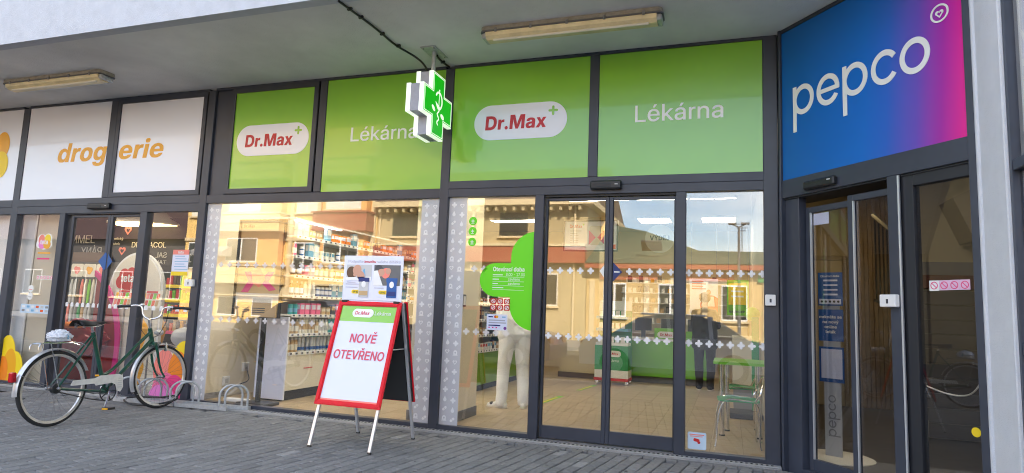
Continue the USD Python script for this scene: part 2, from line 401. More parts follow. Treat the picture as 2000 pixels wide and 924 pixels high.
for k, (d, p) in enumerate(cells):
    tone = prng.choice(tones)
    if prng.random() < 0.012:
        tone = 5
    dz = prng.uniform(-0.0022, 0.0022)
    m = mv(bx(-0.0978, 0.0978, -0.0477, 0.0477, -0.06, 0.0, 0.0055), (p[0] + prng.uniform(-.001, .001), p[1], dz), ang + prng.uniform(-0.007, 0.007))
    if k < 300:
        put(pav, 'paver', m, 'paver_tone_%d' % tone)
    else:
        rest[tone].append(m)
for tone, ms in rest.items():
    if ms:
        put(pav, 'paver_field', cat(*ms), 'paver_tone_%d' % tone, kind='stuff')
put(pav, 'cut_course', cat(*[bx(x, x + .0955, -.255, -.165, -.05, .0, .005) for x in np.arange(-13.9, .38, .1005)]), 'paver_tone_2', kind='stuff')
gr = random.Random(8); spots = {'gum_pale': [], 'stain_dark': []}
for k in range(120):
    x, y, r_ = gr.uniform(-8, 1.2), gr.uniform(-2.4, -.3), gr.uniform(.006, .017)
    pg = affinity.scale(Point(0, 0).buffer(r_, 5), gr.uniform(.7, 1.4), gr.uniform(.7, 1.2))
    spots['gum_pale' if k % 3 else 'stain_dark'].append(mv(extr(pg, .002), (x, y, .0022)))
for m_, ms in spots.items():
    put(pav, 'gum_spots', cat(*ms), m_, kind='stuff')
# edging strip and slotted drain along the shopfronts
put(pav, 'edging', bx(-14, 0.40, -0.160, -0.115, -0.05, 0.004, 0.003), 'concrete_pale')
dr = Thing('slot_drain', 'grey slotted drain channel running along the foot of the shopfronts', 'drain', (-3, -0.07, 0))
dr.add('channel', bx(-14, 0.42, -0.112, -0.022, -0.05, 0.010, 0.003), 'drain_grey')
dr.add('slots', cat(*[bx(x, x + 0.020, -0.085, -0.052, 0.004, 0.0125) for x in np.arange(-13.9, 0.38, 0.042)]), 'black_matt', kind='stuff')

# ---------------------------------------------------------------- the building above, with the soffit over the pavement
b = Thing('shop_building', 'white rendered building whose upper storeys overhang the shops and pavement', 'building', (-6, 0, 0))
b.add('soffit', bx(-40, 1.56, -1.60, 0.14, 3.934, 4.10), 'soffit_plaster')
b.add('fascia_wall', bx(-40, 1.525, -1.715, -1.60, 3.93, 4.62), 'fascia_render')
b.add('upper_wall', bx(-40, 14, -1.712, 14, 4.62, 11.0), 'fascia_render')
b.add('rear_wall', bx(-40, 14, 9.6, 10.0, -0.1, 4.62), 'render_beige')
b.add('side_wall', bx(13.6, 14, -5, 9.6, -0.1, 4.62), 'render_beige')
b.add('side_wall', bx(-40, -39.6, 0, 9.6, -0.1, 4.62), 'render_beige')
b.add('arcade_end_wall', bx(-21.4, -21.0, -1.6, 0.0, -0.1, 3.93), 'wall_drab'); b.add('side_wing', bx(-36, -21.41, -5.2, -1.72, -0.1, 11.0), 'wall_drab')
b.add('corner_pillar', bx(1.530, 1.66, -1.818, -1.44, -0.06, 4.66, 0.006), 'white_plaster')
b.add('pillar_edge', bx(1.512, 1.66, -1.45, -1.400, -0.06, 3.932, 0.004), 'white_plaster')
# projecting glazed bay on the right
w = Thing('side_window', 'tall dark framed window bay beyond the white pillar at right edge', 'window', (1.6, -3, 0))
for z0, z1 in ((-0.06, 0.05), (1.115, 1.18), (2.17, 2.232), (4.4, 4.6)):
    w.add('rail', bx(1.555, 1.63, -4.88, -1.852, z0, z1, 0.004), 'frame_metal')
for y, e_ in ((-1.820, .030), (-3.35, .05), (-4.88, .05)):
    w.add('mullion', bx(1.548, 1.635, y - e_, y, -0.06, 4.66, 0.004), 'frame_metal')
for y0, y1 in ((-3.35, -1.850), (-4.88, -3.40)):
    for z0, z1 in ((0.05, 1.115), (1.18, 2.17), (2.232, 4.4)):
        w.add('glass_pane', bx(1.588, 1.594, y0, y1, z0, z1), 'glass_thin')
w.add('inner_blind', bx(1.600, 1.605, -4.87, -1.90, 0.06, 4.39), 'white')
w.add('inner_panel', bx(1.600, 1.605, -1.898, -1.852, 0.06, 4.39), 'grey')
b.add('bay_wall', bx(1.9, 13.6, -5.0, -1.8, -0.1, 4.62), 'white_plaster')
b.add('bay_end_wall', bx(1.66, 1.9, -5.06, -4.94, -0.1, 4.62), 'white_plaster')
b.add('upper_bay', bx(1.54, 13.9, -5.05, -1.72, 4.66, 11.0), 'white_plaster')

# ceiling luminaires under the soffit
def batten(name, label, x0, x1, y0, y1):
    t = Thing(name, label, 'lamp', ((x0 + x1) / 2, (y0 + y1) / 2, 3.93), group=None)
    ym = (y0 + y1) / 2; h = (y1 - y0) / 2
    t.add('housing', frame(extr(pill(x0, x1, y0, y1, 0.05), 0.045), (0, 0, 3.888), X_, Y_), 'lamp_housing')
    t.add('rim', frame(extr(pill(x0 - .006, x1 + .006, y0 - .006, y1 + .006, 0.054), 0.012), (0, 0, 3.880), X_, Y_), 'mid_grey')
    prof = Polygon([(-h + .01, 0), (h - .01, 0), (h - .02, -.035), (h - .06, -.062), (-h + .06, -.062), (-h + .02, -.035)])
    t.add('cover', frame(extr(prof, x1 - x0 - .10), (x0 + .05, ym, 3.880), (0, 1, 0), (0, 0, 1)), 'lamp_cover')
    t.add('tube', tube([(x0 + .12, ym - .05, 3.812), (x1 - .12, ym - .05, 3.812)], 0.012, 6), 'cream')
    for x in (x0 + .03, x1 - .03):
        t.add('end_cap', bx(x - .024, x + .024, y0 + .025, y1 - .025, 3.826, 3.882, .012), 'galvanised')
    n = 5
    for k in range(n):
        x = x0 + 0.16 + (x1 - x0 - 0.32) * k / (n - 1)
        for y in (y0 - .008, y1 + .008):
            t.add('clip', bx(x - .012, x + .012, y - .006, y + .006, 3.866, 3.905, .002), 'steel')
batten('batten_lamp', 'long yellowed batten lamp on the soffit to the right of the green cross sign', -2.25, -0.55, -0.84, -0.63)
batten('batten_lamp', 'yellowed batten lamp on the soffit at left above the white signs', -8.80, -7.10, -0.90, -0.68)

def smooth_path(pts, n=10):
    p = np.asarray(pts, float)
    from scipy.interpolate import CubicSpline
    s = np.r_[0, np.cumsum(np.linalg.norm(np.diff(p, axis=0), axis=1))]
    return CubicSpline(s, p)(np.linspace(0, s[-1], n * (len(p) - 1) + 1))
cb = Thing('soffit_cable', 'black cable clipped across the soffit down to the green cross sign', 'cable', (-3.25, -1, 3.93))
pa = smooth_path([(-3.275, -1.66, 3.918), (-3.25, -1.33, 3.916), (-3.24, -0.95, 3.916), (-3.225, -0.62, 3.912), (-3.13, -0.47, 3.87), (-2.99, -0.44, 3.70)])
cb.add('cable', tube(pa, 0.011, 6), 'black', True)
pb = smooth_path([(-2.92, -0.38, 3.90), (-2.96, -0.20, 3.918), (-2.935, -0.03, 3.912)])
cb.add('cable', tube(pb, 0.012, 6), 'black', True)
for x, y in ((-3.262, -1.50), (-3.251, -1.33), (-3.240, -0.96), (-3.226, -0.66), (-2.955, -0.16)):
    cb.add('clip', bx(x - .024, x + .024, y - .012, y + .012, 3.904, 3.9335, .004), 'black')

# ---------------------------------------------------------------- lit pharmacy cross
x0, x1, yc, zc, A, Tk = -3.03, -2.84, -0.455, 3.315, 0.335, 0.145
cr = Thing('pharmacy_cross', 'lit green cross sign with snake and bowl hanging from the soffit', 'sign', (-2.93, yc, zc))
cross = unary_union([sbox(-A, -Tk, A, Tk), sbox(-Tk, -A, Tk, A)])
def side(mesh, x):      # drawn as (along the pavement towards the shop, up), facing +x
    return frame(mesh, (x, yc, zc), (0, 1, 0), (0, 0, 1))
cr.add('body', side(extr(cross.buffer(-0.006, join_style=2), x1 - x0 - .09), x0 + .045), 'cross_side')
for xa, xb in ((x0, x0 + .045), (x1 - .045, x1)):
    cr.add('lit_edge', side(extr(cross, xb - xa), xa), 'lit_edge')
inner = cross.buffer(-0.014, join_style=2)
for sgn, xx in ((1, x1 + .001), (-1, x0 - .001)):
    f = (lambda m, o=0: side(m, x1 + .001 + o)) if sgn > 0 else (lambda m, o=0: frame(m, (x0 - .001 - o, yc, zc), (0, -1, 0), (0, 0, 1)))
    p = cr.add('green_face', f(extr(inner, .003)), 'lit_green')
    cr.add('outline', f(extr(inner.buffer(-0.006, join_style=2).difference(inner.buffer(-0.013, join_style=2)), .002), .003), 'lit_edge', parent=p)
    th = np.linspace(-2.5, 1.9, 22)
    hook = [(0.075 * math.cos(-q + .4) + .005, 0.06 + .085 * math.sin(-q + .4)) for q in np.linspace(-2.2, 1.7, 24)]
    snake = unary_union([LineString(hook).buffer(.011), LineString([(.0 + .02 * math.sin(k * 1.15), -.02 - .016 * k) for k in range(12)]).buffer(.008),
                         LineString([(0.01, .17), (0.01, 0.0)]).buffer(.004), Point(0.01, .17).buffer(.011),
                         Polygon([(-.07, .035), (-.05, -.0), (-.01, -.035), (.04, -.03), (.055, -.01)]),
                         affinity.rotate(affinity.scale(Point(-.11, -.05).buffer(1, 10), .042, .022), -30), affinity.rotate(affinity.scale(Point(.10, -.085).buffer(1, 10), .044, .024), -20)])
    cr.add('snake_and_bowl', f(extr(snake, .002), .003), 'lit_edge', parent=p)
cr.add('pole', tube([(-2.935, -0.42, 3.92), (-2.935, -0.42, zc + A - .01)], 0.024, 12), 'galvanised', 30)
cr.add('ceiling_plate', mv(bx(-.085, .085, -.16, .16, 0, .012, .002), (-2.945, -0.40, 3.921)), 'galvanised')
for dx in (-.06, .06):
    for dy in (-.13, .13):
        cr.add('bolt', mv(lathe([(.009, 0), (.009, .008)], 6), (-2.945 + dx, -0.40 + dy, 3.913)), 'steel')
def heart(cx, cy, s):
    h = unary_union([Point(cx - .48 * s, cy + .3 * s).buffer(.5 * s, 10), Point(cx + .48 * s, cy + .3 * s).buffer(.5 * s, 10), Polygon([(cx - .92 * s, cy + .08 * s), (cx, cy - .95 * s), (cx + .92 * s, cy + .08 * s), (cx, cy + .4 * s)])])
    return h.difference(affinity.scale(h, .55, .55))
# ---------------------------------------------------------------- shopfronts on the line y = 0
FB = 0.11            # frame depth
def mull(t, x0, x1, z0, z1, off=0.0, c=0.004, name='mullion'):
    return t.add(name, bx(x0, x1, -off, FB, z0, z1, c), 'frame_metal')
def rail(t, x0, x1, z0, z1, off=-0.003, c=0.003, name='transom'):
    return t.add(name, bx(x0 - .004, x1 + .004, -off, FB - .004, z0, z1, c), 'frame_metal')
def pane(t, x0, x1, z0, z1, y=0.045, m='glass', name='glass_pane'):
    return t.add(name, bx(x0 - .008, x1 + .008, y, y + 0.008, z0 - .008, z1 + .008), m)
def sash(t, x0, x1, z0, z1, w=0.062):
    """Opening light of the sign band: a mitred frame 8 mm proud with a dark shadow gap round it."""
    ring = sbox(x0 - w, z0 - w, x1 + w, z1 + w).difference(sbox(x0, z0, x1, z1))
    t.add('sash_frame', face(extr(ring, 0.03), -0.022), 'frame_metal')
    gap = sbox(x0 - w - .006, z0 - w - .006, x1 + w + .006, z1 + w + .006).difference(sbox(x0 - w, z0 - w, x1 + w, z1 + w))
    t.add('shadow_gap', face(extr(gap, 0.02), -0.019), 'frame_dark')
def decal(t, poly, m, parent=None, name='decal', off=-0.0435, depth=0.0015, label=None):
    return t.add(name, face(extr(poly, depth), off), m, parent=parent, label=label)
def word(t, s, m, parent, a, b, h=None, w=None, bold=False, shear=0.0, align='l', off=-0.012, depth=0.003, name='lettering'):
    return t.add(name, face(text(s, h, w, bold, depth, shear, align, (a, b)), off), m, parent=parent)
def sensor(t, x0, x1, z0, z1):
    p = t.add('door_sensor', bx(x0, x1, -0.055, 0.004, z0, z1, 0.018), 'black')
    t.add('sensor_window', bx(x0 + .02, x0 + (x1 - x0) * .66, -0.0575, -0.05, z0 + .02, z1 - .03, .004), 'frame_dark', parent=p)
    t.add('maker_plate', bx(x1 - .065, x1 - .035, -0.0575, -0.054, z1 - .045, z1 - .035), 'pale_grey', parent=p)
def key_switch(t, x0, x1, z0, z1, f=None):
    f = f or (lambda m: m)
    p = t.add('key_switch', f(bx(x0, x1, -0.045, 0.002, z0, z1, .006)), 'white')
    xm, zm = (x0 + x1) / 2, (z0 + z1) / 2
    t.add('key_hole', f(bx(xm - .008, xm + .008, -0.0475, -0.044, zm - .02, zm + .012, .002)), 'ink', parent=p)
    return p
def slide_leaf(t, x0, x1, z0, z1, l, r, y=0.055, bottom=0.12, top=0.03, kick=0.02):
    """Sliding door leaf; x0..x1, z0..z1 is the clear glass, l and r the stile widths."""
    p = t.add('door_leaf', cat(bx(x0 - l, x0, y, y + .045, kick, z1 + top, .003), bx(x1, x1 + r, y, y + .045, kick, z1 + top, .003),
                               bx(x0, x1, y + .002, y + .043, kick, z0, .003), bx(x0, x1, y + .002, y + .043, z1, z1 + top, .003)), 'frame_metal')
    t.add('glass_pane', bx(x0 - .006, x1 + .006, y + .018, y + .026, z0 - .006, z1 + .006), 'glass', parent=p)
    t.add('gasket', cat(bx(x0, x0 + .006, y + .008, y + .018, z0, z1), bx(x1 - .006, x1, y + .008, y + .018, z0, z1)), 'rubber', parent=p)
    return p

# --- drugstore at left
d = Thing('drugstore_shopfront', 'dark framed drugstore front with white sign band at left', 'shopfront', (-8, 0, 0))
mull(d, -9.727, -9.596, 0, 3.905); mull(d, -11.6, -11.48, 0, 3.905)
mull(d, -8.742, -8.640, 0, 2.349, .0); mull(d, -7.277, -7.160, 0, 2.349)
mull(d, -8.003, -7.885, 2.556, 3.905)
mull(d, -6.318, -6.206, 0, 3.905, 0.004)
for x0, x1 in ((-11.48, -9.727), (-9.596, -6.318)):
    rail(d, x0, x1, 2.349, 2.452); rail(d, x0, x1, 2.452, 2.554, 0.003); rail(d, x0, x1, 3.902, 3.934, 0.004, name='head_rail')
rail(d, -9.596, -8.742, -0.01, 0.035, name='sill'); rail(d, -7.160, -6.318, -0.01, 0.035, name='sill'); rail(d, -11.48, -9.727, -0.01, 0.035, name='sill')
d.add('threshold', bx(-8.64, -7.28, 0.01, .16, -.01, .014, .003), 'steel')
rail(d, -8.640, -7.277, 2.335, 2.349, -0.02, name='door_head')
s0 = d.add('sign_panel', bx(-11.48, -9.730, 0.012, 0.05, 2.556, 3.900), 'sign_white')
s1 = d.add('sign_panel', bx(-9.594, -8.005, 0.012, 0.05, 2.556, 3.900), 'sign_white')
s2 = d.add('sign_panel', bx(-7.81, -6.392, 0.008, 0.05, 2.618, 3.841), 'sign_white')
sash(d, -7.81, -6.392, 2.618, 3.841, .058)
word(d, 'drog', 'amber', s1, -8.945, 3.075, h=0.268, w=0.905, bold=760, shear=0.16)
word(d, 'erie', 'amber', s2, -7.79, 3.075, h=0.262, w=0.77, bold=760, shear=0.16, off=-.0078)
petals = [((-10.32, 3.30), .20, .26, 'orange'), ((-10.10, 3.38), .145, .20, 'amber'), ((-10.10, 3.09), .16, .20, 'yellow'), ((-10.4, 3.05), .2, .2, 'hot_pink')]
for k, (c0, rx, rz_, m) in enumerate(petals):
    decal(d, affinity.scale(Point(*c0).buffer(1, 20), rx, rz_), m, s0, 'petal', off=-0.010 + .0006 * k, depth=.002)
sensor(d, -8.185, -7.79, 2.395, 2.475)
pane(d, -11.48, -9.727, .035, 2.349); gl1 = pane(d, -9.596, -8.742, .035, 2.349); gl2 = pane(d, -7.160, -6.318, .035, 2.349)
slide_leaf(d, -8.530, -7.902, .115, 2.298, .045, .045); slide_leaf(d, -7.808, -7.290, .115, 2.298, .045, .03)
# stickers on the drugstore glass
st = decal(d, unary_union([Point(-9.10, 1.99).buffer(.075), Point(-8.97, 2.0).buffer(.075), Point(-9.035, 1.95).buffer(.1), Point(-9.13, 1.93).buffer(.06), Point(-8.94, 1.93).buffer(.06)]), 'letter_white', name='flower_sticker')
decal(d, affinity.scale(Point(-9.09, 1.985).buffer(1), .06, .075), 'salmon', st, 'petal', -.0417)
decal(d, affinity.scale(Point(-8.975, 1.99).buffer(1), .06, .075), 'yellow', st, 'petal', -.0411)
decal(d, affinity.scale(Point(-9.07, 1.92).buffer(1), .07, .06), 'lilac_pink', st, 'petal', -.0405)
decal(d, affinity.scale(Point(-8.975, 1.92).buffer(1), .07, .06), 'amber', st, 'petal', -.0399)
word(d, 'teta', 'letter_white', st, -9.035, 1.925, h=.07, w=.15, bold=True, align='c', off=-.0383, depth=.001)
for z, m, n in ((1.80, 'amber', 3), (1.72, 'hot_pink', 4)):
    decal(d, sbox(-9.14, z - .008, -8.90, z + .014), m, gl1, 'sticker_line')
for k in range(5):
    q = decal(d, pill(-9.10 + k * .066, -9.10 + k * .066 + .052, 1.435, 1.490, .008), 'letter_white', name='pictogram')
    decal(d, Point(-9.074 + k * .066, 1.4625).buffer(.02).difference(Point(-9.074 + k * .066, 1.4625).buffer(.013)), 'hot_pink', q, 'ring', -.0417)
for z in (1.305, 1.20):
    q = decal(d, Point(-9.185, z).buffer(.05), 'letter_white', name='round_sticker')
    decal(d, sbox(-9.215, z - .014, -9.155, z - .006), 'grey' if z < 1.25 else 'salmon', q, 'sticker_line', -.0417)
cards = decal(d, sbox(-9.34, .968, -8.744, 1.090), 'pale_blue', name='card_strip', label='pale blue strip of payment card marks')
for k in range(6):
    for r in range(2):
        decal(d, pill(-9.31 + k * .09, -9.255 + k * .09, .99 + r * .052, 1.02 + r * .052, .006), ['grey', 'white', 'sky_blue', 'white', 'orange_red', 'pale_grey'][(k + r) % 6], cards, 'card_mark', -.0417)
for k, (c0, rx, rz_, m) in enumerate((((-9.50, .34), .17, .31, 'yellow'), ((-9.33, .20), .17, .24, 'yellow'), ((-9.42, .21), .13, .26, 'amber'), ((-9.56, .16), .12, .2, 'orange'))):
    decal(d, affinity.scale(Point(*c0).buffer(1, 24), rx, rz_).intersection(sbox(-9.594, .036, -8.75, 2)), m, gl1, 'petal_decal', depth=.0014 + .0006 * k)
R0 = sbox(-7.158, .036, -6.32, 2)
for k, (c0, rx, rz_, m) in enumerate((((-6.36, .42), .20, .31, 'yellow'), ((-6.66, .36), .17, .25, 'salmon'), ((-6.44, .36), .15, .24, 'orange'), ((-6.62, .13), .20, .20, 'pink'), ((-6.47, .12), .16, .19, 'hot_pink'), ((-6.66, .05), .20, .13, 'lilac_pink'))):
    decal(d, affinity.scale(Point(*c0).buffer(1, 24), rx, rz_).intersection(R0), m, gl2, 'petal_decal', depth=.0014 + .0005 * k)
for k in range(12):
    x = -8.50 + k * .098 + (0.10 if k > 6 else 0)
    if x < -7.3:
        decal(d, sbox(x - .028, 1.085, x + .028, 1.115).union(Point(x, 1.115).buffer(.028)), 'frost_mark', name='safety_mark', off=-.0715)
for k in range(6):
    x = -7.06 + k * .13
    decal(d, sbox(x - .03, 1.085, x + .03, 1.115).union(Point(x, 1.115).buffer(.03)), 'frost_mark', name='safety_mark')
q = decal(d, Polygon([(-7.985, 1.70), (-7.87, 1.82), (-7.845, 1.80), (-7.845, 1.60), (-7.87, 1.58)]).union(Polygon([(-7.735, 1.70), (-7.82, 1.80), (-7.82, 1.60)])), 'blue', name='arrow_sticker', off=-.0515)
key_switch(d, -6.385, -6.255, 1.400, 1.487)
po = one('opening_hours_notice', face(extr(sbox(-6.70, 1.535, -6.437, 1.86), .0015), -.0435), 'paper', 'pastel opening hours notice taped inside the drugstore door frame glass', 'notice')
put(po, 'notice_band', face(extr(sbox(-6.70, 1.80, -6.437, 1.86), .001), -.0418), 'salmon'); put(po, 'notice_band', face(extr(sbox(-6.70, 1.535, -6.437, 1.585), .001), -.0418), 'yellow')
put(po, 'notice_heading', face(text('teta', .035, bold=True, depth=.001, align='c', at=(-6.57, 1.813)), -.0408), 'letter_white')
put(po, 'text_lines', face(extr(unary_union([sbox(-6.66 + .01 * (k % 2), 1.775 - .033 * k, -6.50 + .03 * (k % 3), 1.783 - .033 * k) for k in range(6)]), .001), -.0418), 'sky_blue', kind='stuff')

d.add('backing', bx(-7.884, -6.319, .055, .10, 2.557, 3.90), 'frame_dark')
# --- pharmacy
f = Thing('pharmacy_shopfront', 'dark framed pharmacy front with bright green sign band and sliding doors', 'shopfront', (-3, 0, 0))
mull(f, -6.203, -5.970, 2.545, 3.934, -0.03, name='dark_pier'); mull(f, -4.632, -4.534, 2.552, 3.905)
mull(f, -2.989, -2.885, 0, 3.905); mull(f, -1.356, -1.259, 2.626, 3.905)
mull(f, -1.899, -1.802, 0, 2.452); mull(f, -0.488, -0.392, 0, 2.452); mull(f, 0.2965, 0.4235, -.02, 3.934, 0.003)
mull(f, 0.428, 0.448, -.02, 3.934, -0.01, name='corner_post')
rail(f, -6.206, -2.989, 2.446, 2.548); rail(f, -2.885, 0.2965, 2.452, 2.540); rail(f, -2.885, 0.2965, 2.540, 2.624, .003)
rail(f, -6.206, -2.989, 3.903, 3.9345, 0.004, name='head_rail'); rail(f, -2.885, 0.2965, 3.903, 3.9345, 0.004, name='head_rail')
rail(f, -6.206, -2.989, -0.01, .044, name='sill'); rail(f, -2.885, -1.899, -0.01, .048, name='sill'); rail(f, -0.392, 0.2965, -0.01, .042, name='sill')
f.add('threshold', bx(-1.80, -0.49, 0.005, .17, -.01, .016, .003), 'steel')
f.add('door_head', bx(-1.80, -0.49, .03, FB, 2.432, 2.4515), 'frame_dark')
g1 = f.add('sign_panel', bx(-5.879, -4.711, .008, .05, 2.618, 3.841), 'sign_green'); sash(f, -5.879, -4.711, 2.618, 3.841, .060)
f.add('backing', bx(-5.969, -4.633, .055, .10, 2.55, 3.90), 'frame_dark')
g2 = f.add('sign_panel', bx(-4.532, -2.991, .012, .05, 2.550, 3.901), 'sign_green')
g3 = f.add('sign_panel', bx(-2.883, -1.358, .012, .05, 2.626, 3.901), 'sign_green')
g4 = f.add('sign_panel', bx(-1.257, 0.2945, .012, .05, 2.626, 3.901), 'sign_green')
def drmax(t, parent, x0, x1, z0, z1, off, name='logo_pill'):
    """White pill with the red shop name and a small green plus."""
    p = t.add(name, face(extr(pill(x0, x1, z0, z1), .003), off), 'sign_white', parent=parent)
    w, h = x1 - x0, z1 - z0
    t.add('lettering', face(text('Dr.Max', .40 * h, .655 * w, 780, .003, .06, 'l', (x0 + .125 * w, z0 + .29 * h)), off + .003), 'letter_red', parent=parent)
    t.add('plus', face(extr(plus(x0 + .855 * w, z0 + .745 * h, .135 * h, .24), .003), off + .003), 'sign_green', parent=parent)
drmax(f, g1, -5.815, -4.752, 3.025, 3.412, -.008)
drmax(f, g3, -2.622, -1.588, 3.062, 3.446, -.012)
word(f, 'Lékárna', 'letter_white', g2, -4.172, 3.137, h=.166, w=.86, bold=480)
word(f, 'Lékárna', 'letter_white', g4, -0.890, 3.167, h=.170, w=.835, bold=480)
sensor(f, -1.318, -1.005, 2.487, 2.575)
pane(f, -6.206, -2.989, .044, 2.446); gp = pane(f, -2.885, -1.899, .048, 2.452); ge = pane(f, -0.392, .2965, .042, 2.452)
slide_leaf(f, -1.773, -1.172, .140, 2.396, .022, .036); slide_leaf(f, -1.098, -0.500, .140, 2.396, .036, .010)
# frosted strips with rows of little plus signs and pictograms
mr = random.Random(3)
def strip(x0, x1, z0, z1, fr, cols):
    p = f.add('frosted_strip', face(extr(sbox(x0, z0, x1, z1), .0012), -.0435), 'frost')
    marks, n = [], 0
    for r in range(int((z1 - z0) / .098)):
        for c in range(cols):
            x = x0 + (x1 - x0) * (c + .62) / (cols + .25) ; z = z1 - .09 - r * .098 + (.0 if c % 2 else .012)
            if z > z0 + .02:
                k = (r * 3 + c * 2 + r // 4) % 5
                if k == 0: marks.append(plus(x, z, .030))
                elif k == 1: marks.append(affinity.rotate(pill(x - .030, x + .030, z - .013, z + .013).difference(sbox(x - .003, z - .02, x + .003, z + .02)), 40))
                elif k == 2: marks.append(heart(x, z, .026))
                elif k == 3: marks.append(unary_union([Point(x, z - .008).buffer(.019, 8), Polygon([(x - .017, z - .002), (x + .017, z - .002), (x, z + .032)])]))
                else: marks.append(unary_union([sbox(x - .022, z - .020, x + .022, z + .006).union(Point(x, z + .006).buffer(.022, 8)).difference(Point(x, z + .002).buffer(.010, 8)), sbox(x - .028, z - .028, x + .028, z - .022)]))
    f.add('strip_marks', face(extr(unary_union(marks), .001), -.0422), 'frost_mark', parent=p, kind='stuff')
strip(-6.204, -5.990, .046, 2.444, .5, 2); strip(-3.215, -2.991, .046, 2.444, .5, 2); strip(-2.882, -2.672, .050, 2.450, .5, 2)
for z, xs in ((1.682, [*np.arange(-5.92, -3.3, .131), *np.arange(-2.56, -2.40, .11)]), (1.022, [*np.arange(-5.98, -3.3, .131), *np.arange(-2.62, -2.13, .112)])):
    for x in xs:
        decal(f, plus(x, z, .036), 'faint_mark', name='plus_mark')
for z, xs in ((1.681, [*np.arange(-1.735, -1.23, .105), *np.arange(-.93, -.51, .099)]), (1.022, [*np.arange(-1.733, -1.19, .104), *np.arange(-1.03, -.51, .093)])):
    for x in xs:
        decal(f, plus(x, z, .034), 'frost_mark', name='plus_mark', off=-.0715)
for z in (1.676, 1.019):
    for x in np.arange(-.364, .29, .0925):
        decal(f, plus(x, z, .034), 'frost_mark', name='plus_mark')
q = decal(f, Polygon([(-1.225, 1.68), (-1.174, 1.75), (-1.174, 1.61)]), 'letter_white', name='arrow_sticker', off=-.0715)
q = decal(f, Polygon([(-1.000, 1.675), (-1.095, 1.775), (-1.095, 1.575)]), 'navy', name='arrow_sticker', off=-.0715)
decal(f, sbox(-1.08, 1.668, -1.025, 1.682), 'letter_white', q, 'arrow_bar', off=-.0697)
# big green cross of opening hours, cut by the frame at right
edge = sbox(-3, 0, -1.9005, 3)
gc = unary_union([pill(-2.490, -1.40, 1.395, 1.745), LineString([(-1.885, 1.325), (-1.885, 1.81)]).buffer(.265, 16)]).intersection(edge)
oh = decal(f, gc, 'bright_green', name='opening_hours_cross', label='lime green cross decal with opening hours')
word(f, 'Otevírací doba', 'letter_white', oh, -2.345, 1.660, h=.046, w=.345, bold=True, off=-.0417, depth=.001)
word(f, '8.00 - 17.00', 'letter_white', oh, -2.20, 1.612, h=.032, w=.205, off=-.0417, depth=.001)
word(f, 'zavřeno', 'letter_white', oh, -2.175, 1.565, h=.028, w=.13, off=-.0417, depth=.001); word(f, 'zavřeno', 'letter_white', oh, -2.175, 1.520, h=.028, w=.13, off=-.0417, depth=.001)
for z, w_ in ((1.618, .11), (1.572, .07), (1.527, .06), (1.485, .12)):
    decal(f, sbox(-2.345, z, -2.345 + w_, z + .009), 'letter_white', oh, 'text_line', -.0417)
for z in (1.600, 1.552, 1.508, 1.466):
    decal(f, sbox(-2.345, z, -2.00, z + .003), 'letter_white', oh, 'rule', -.0417)
for z in (2.192, 2.083, 1.968):
    q = decal(f, Point(-2.598, z).buffer(.046), 'bright_green', name='round_sticker')
    decal(f, unary_union([plus(-2.598, z, .018, .25), sbox(-2.615, z - .026, -2.58, z - .02)]), 'letter_white', q, 'sticker_mark', -.0417)
for k in range(3):
    for r in range(2):
        x, z = -2.327 + .075 * k, 1.348 - .066 * r
        q = decal(f, pill(x - .033, x + .033, z - .030, z + .030, .012), 'red', name='pictogram')
        decal(f, Point(x, z).buffer(.022).difference(Point(x, z).buffer(.016)).union(affinity.rotate(sbox(x - .02, z - .004, x + .02, z + .004), 45 if (k + r) % 2 else -40)), 'letter_white', q, 'ban_mark', -.0417)
cd = decal(f, sbox(-2.392, 1.050, -2.168, 1.213), 'paper', name='card_notice')
for x, z, w_, m in ((-2.375, 1.18, .05, 'navy'), (-2.225, 1.18, .04, 'sky_blue'), (-2.37, 1.145, .18, 'faint_ink'), (-2.37, 1.120, .19, 'faint_ink'), (-2.37, 1.092, .13, 'navy'), (-2.37, 1.07, .015, 'magenta'), (-2.33, 1.07, .015, 'magenta'), (-2.29, 1.07, .015, 'magenta')):
    decal(f, sbox(x, z, x + w_, z + .012), m, cd, 'card_mark', -.0417)
decal(f, Point(-2.298, 1.187).buffer(.014), 'red', cd, 'card_mark', -.0417); decal(f, Point(-2.280, 1.187).buffer(.014), 'amber', cd, 'card_mark', -.0411)
decal(f, Point(-2.188, 1.072).buffer(.016), 'purple', cd, 'card_mark', -.0417)
sk = decal(f, pill(-.366, -.203, .062, .214, .012), 'pale_blue', name='corner_sticker', label='small pale blue sticker at the foot of the glass')
decal(f, sbox(-.35, .188, -.22, .196).union(sbox(-.345, .174, -.235, .180)), 'salmon', sk, 'text_line', -.0417)
decal(f, affinity.rotate(pill(-.315, -.262, .13, .158, .01), -12).union(Point(-.268, .125).buffer(.013)), 'red', sk, 'sticker_mark', -.0417)
key_switch(f, .303, .392, 1.388, 1.487)
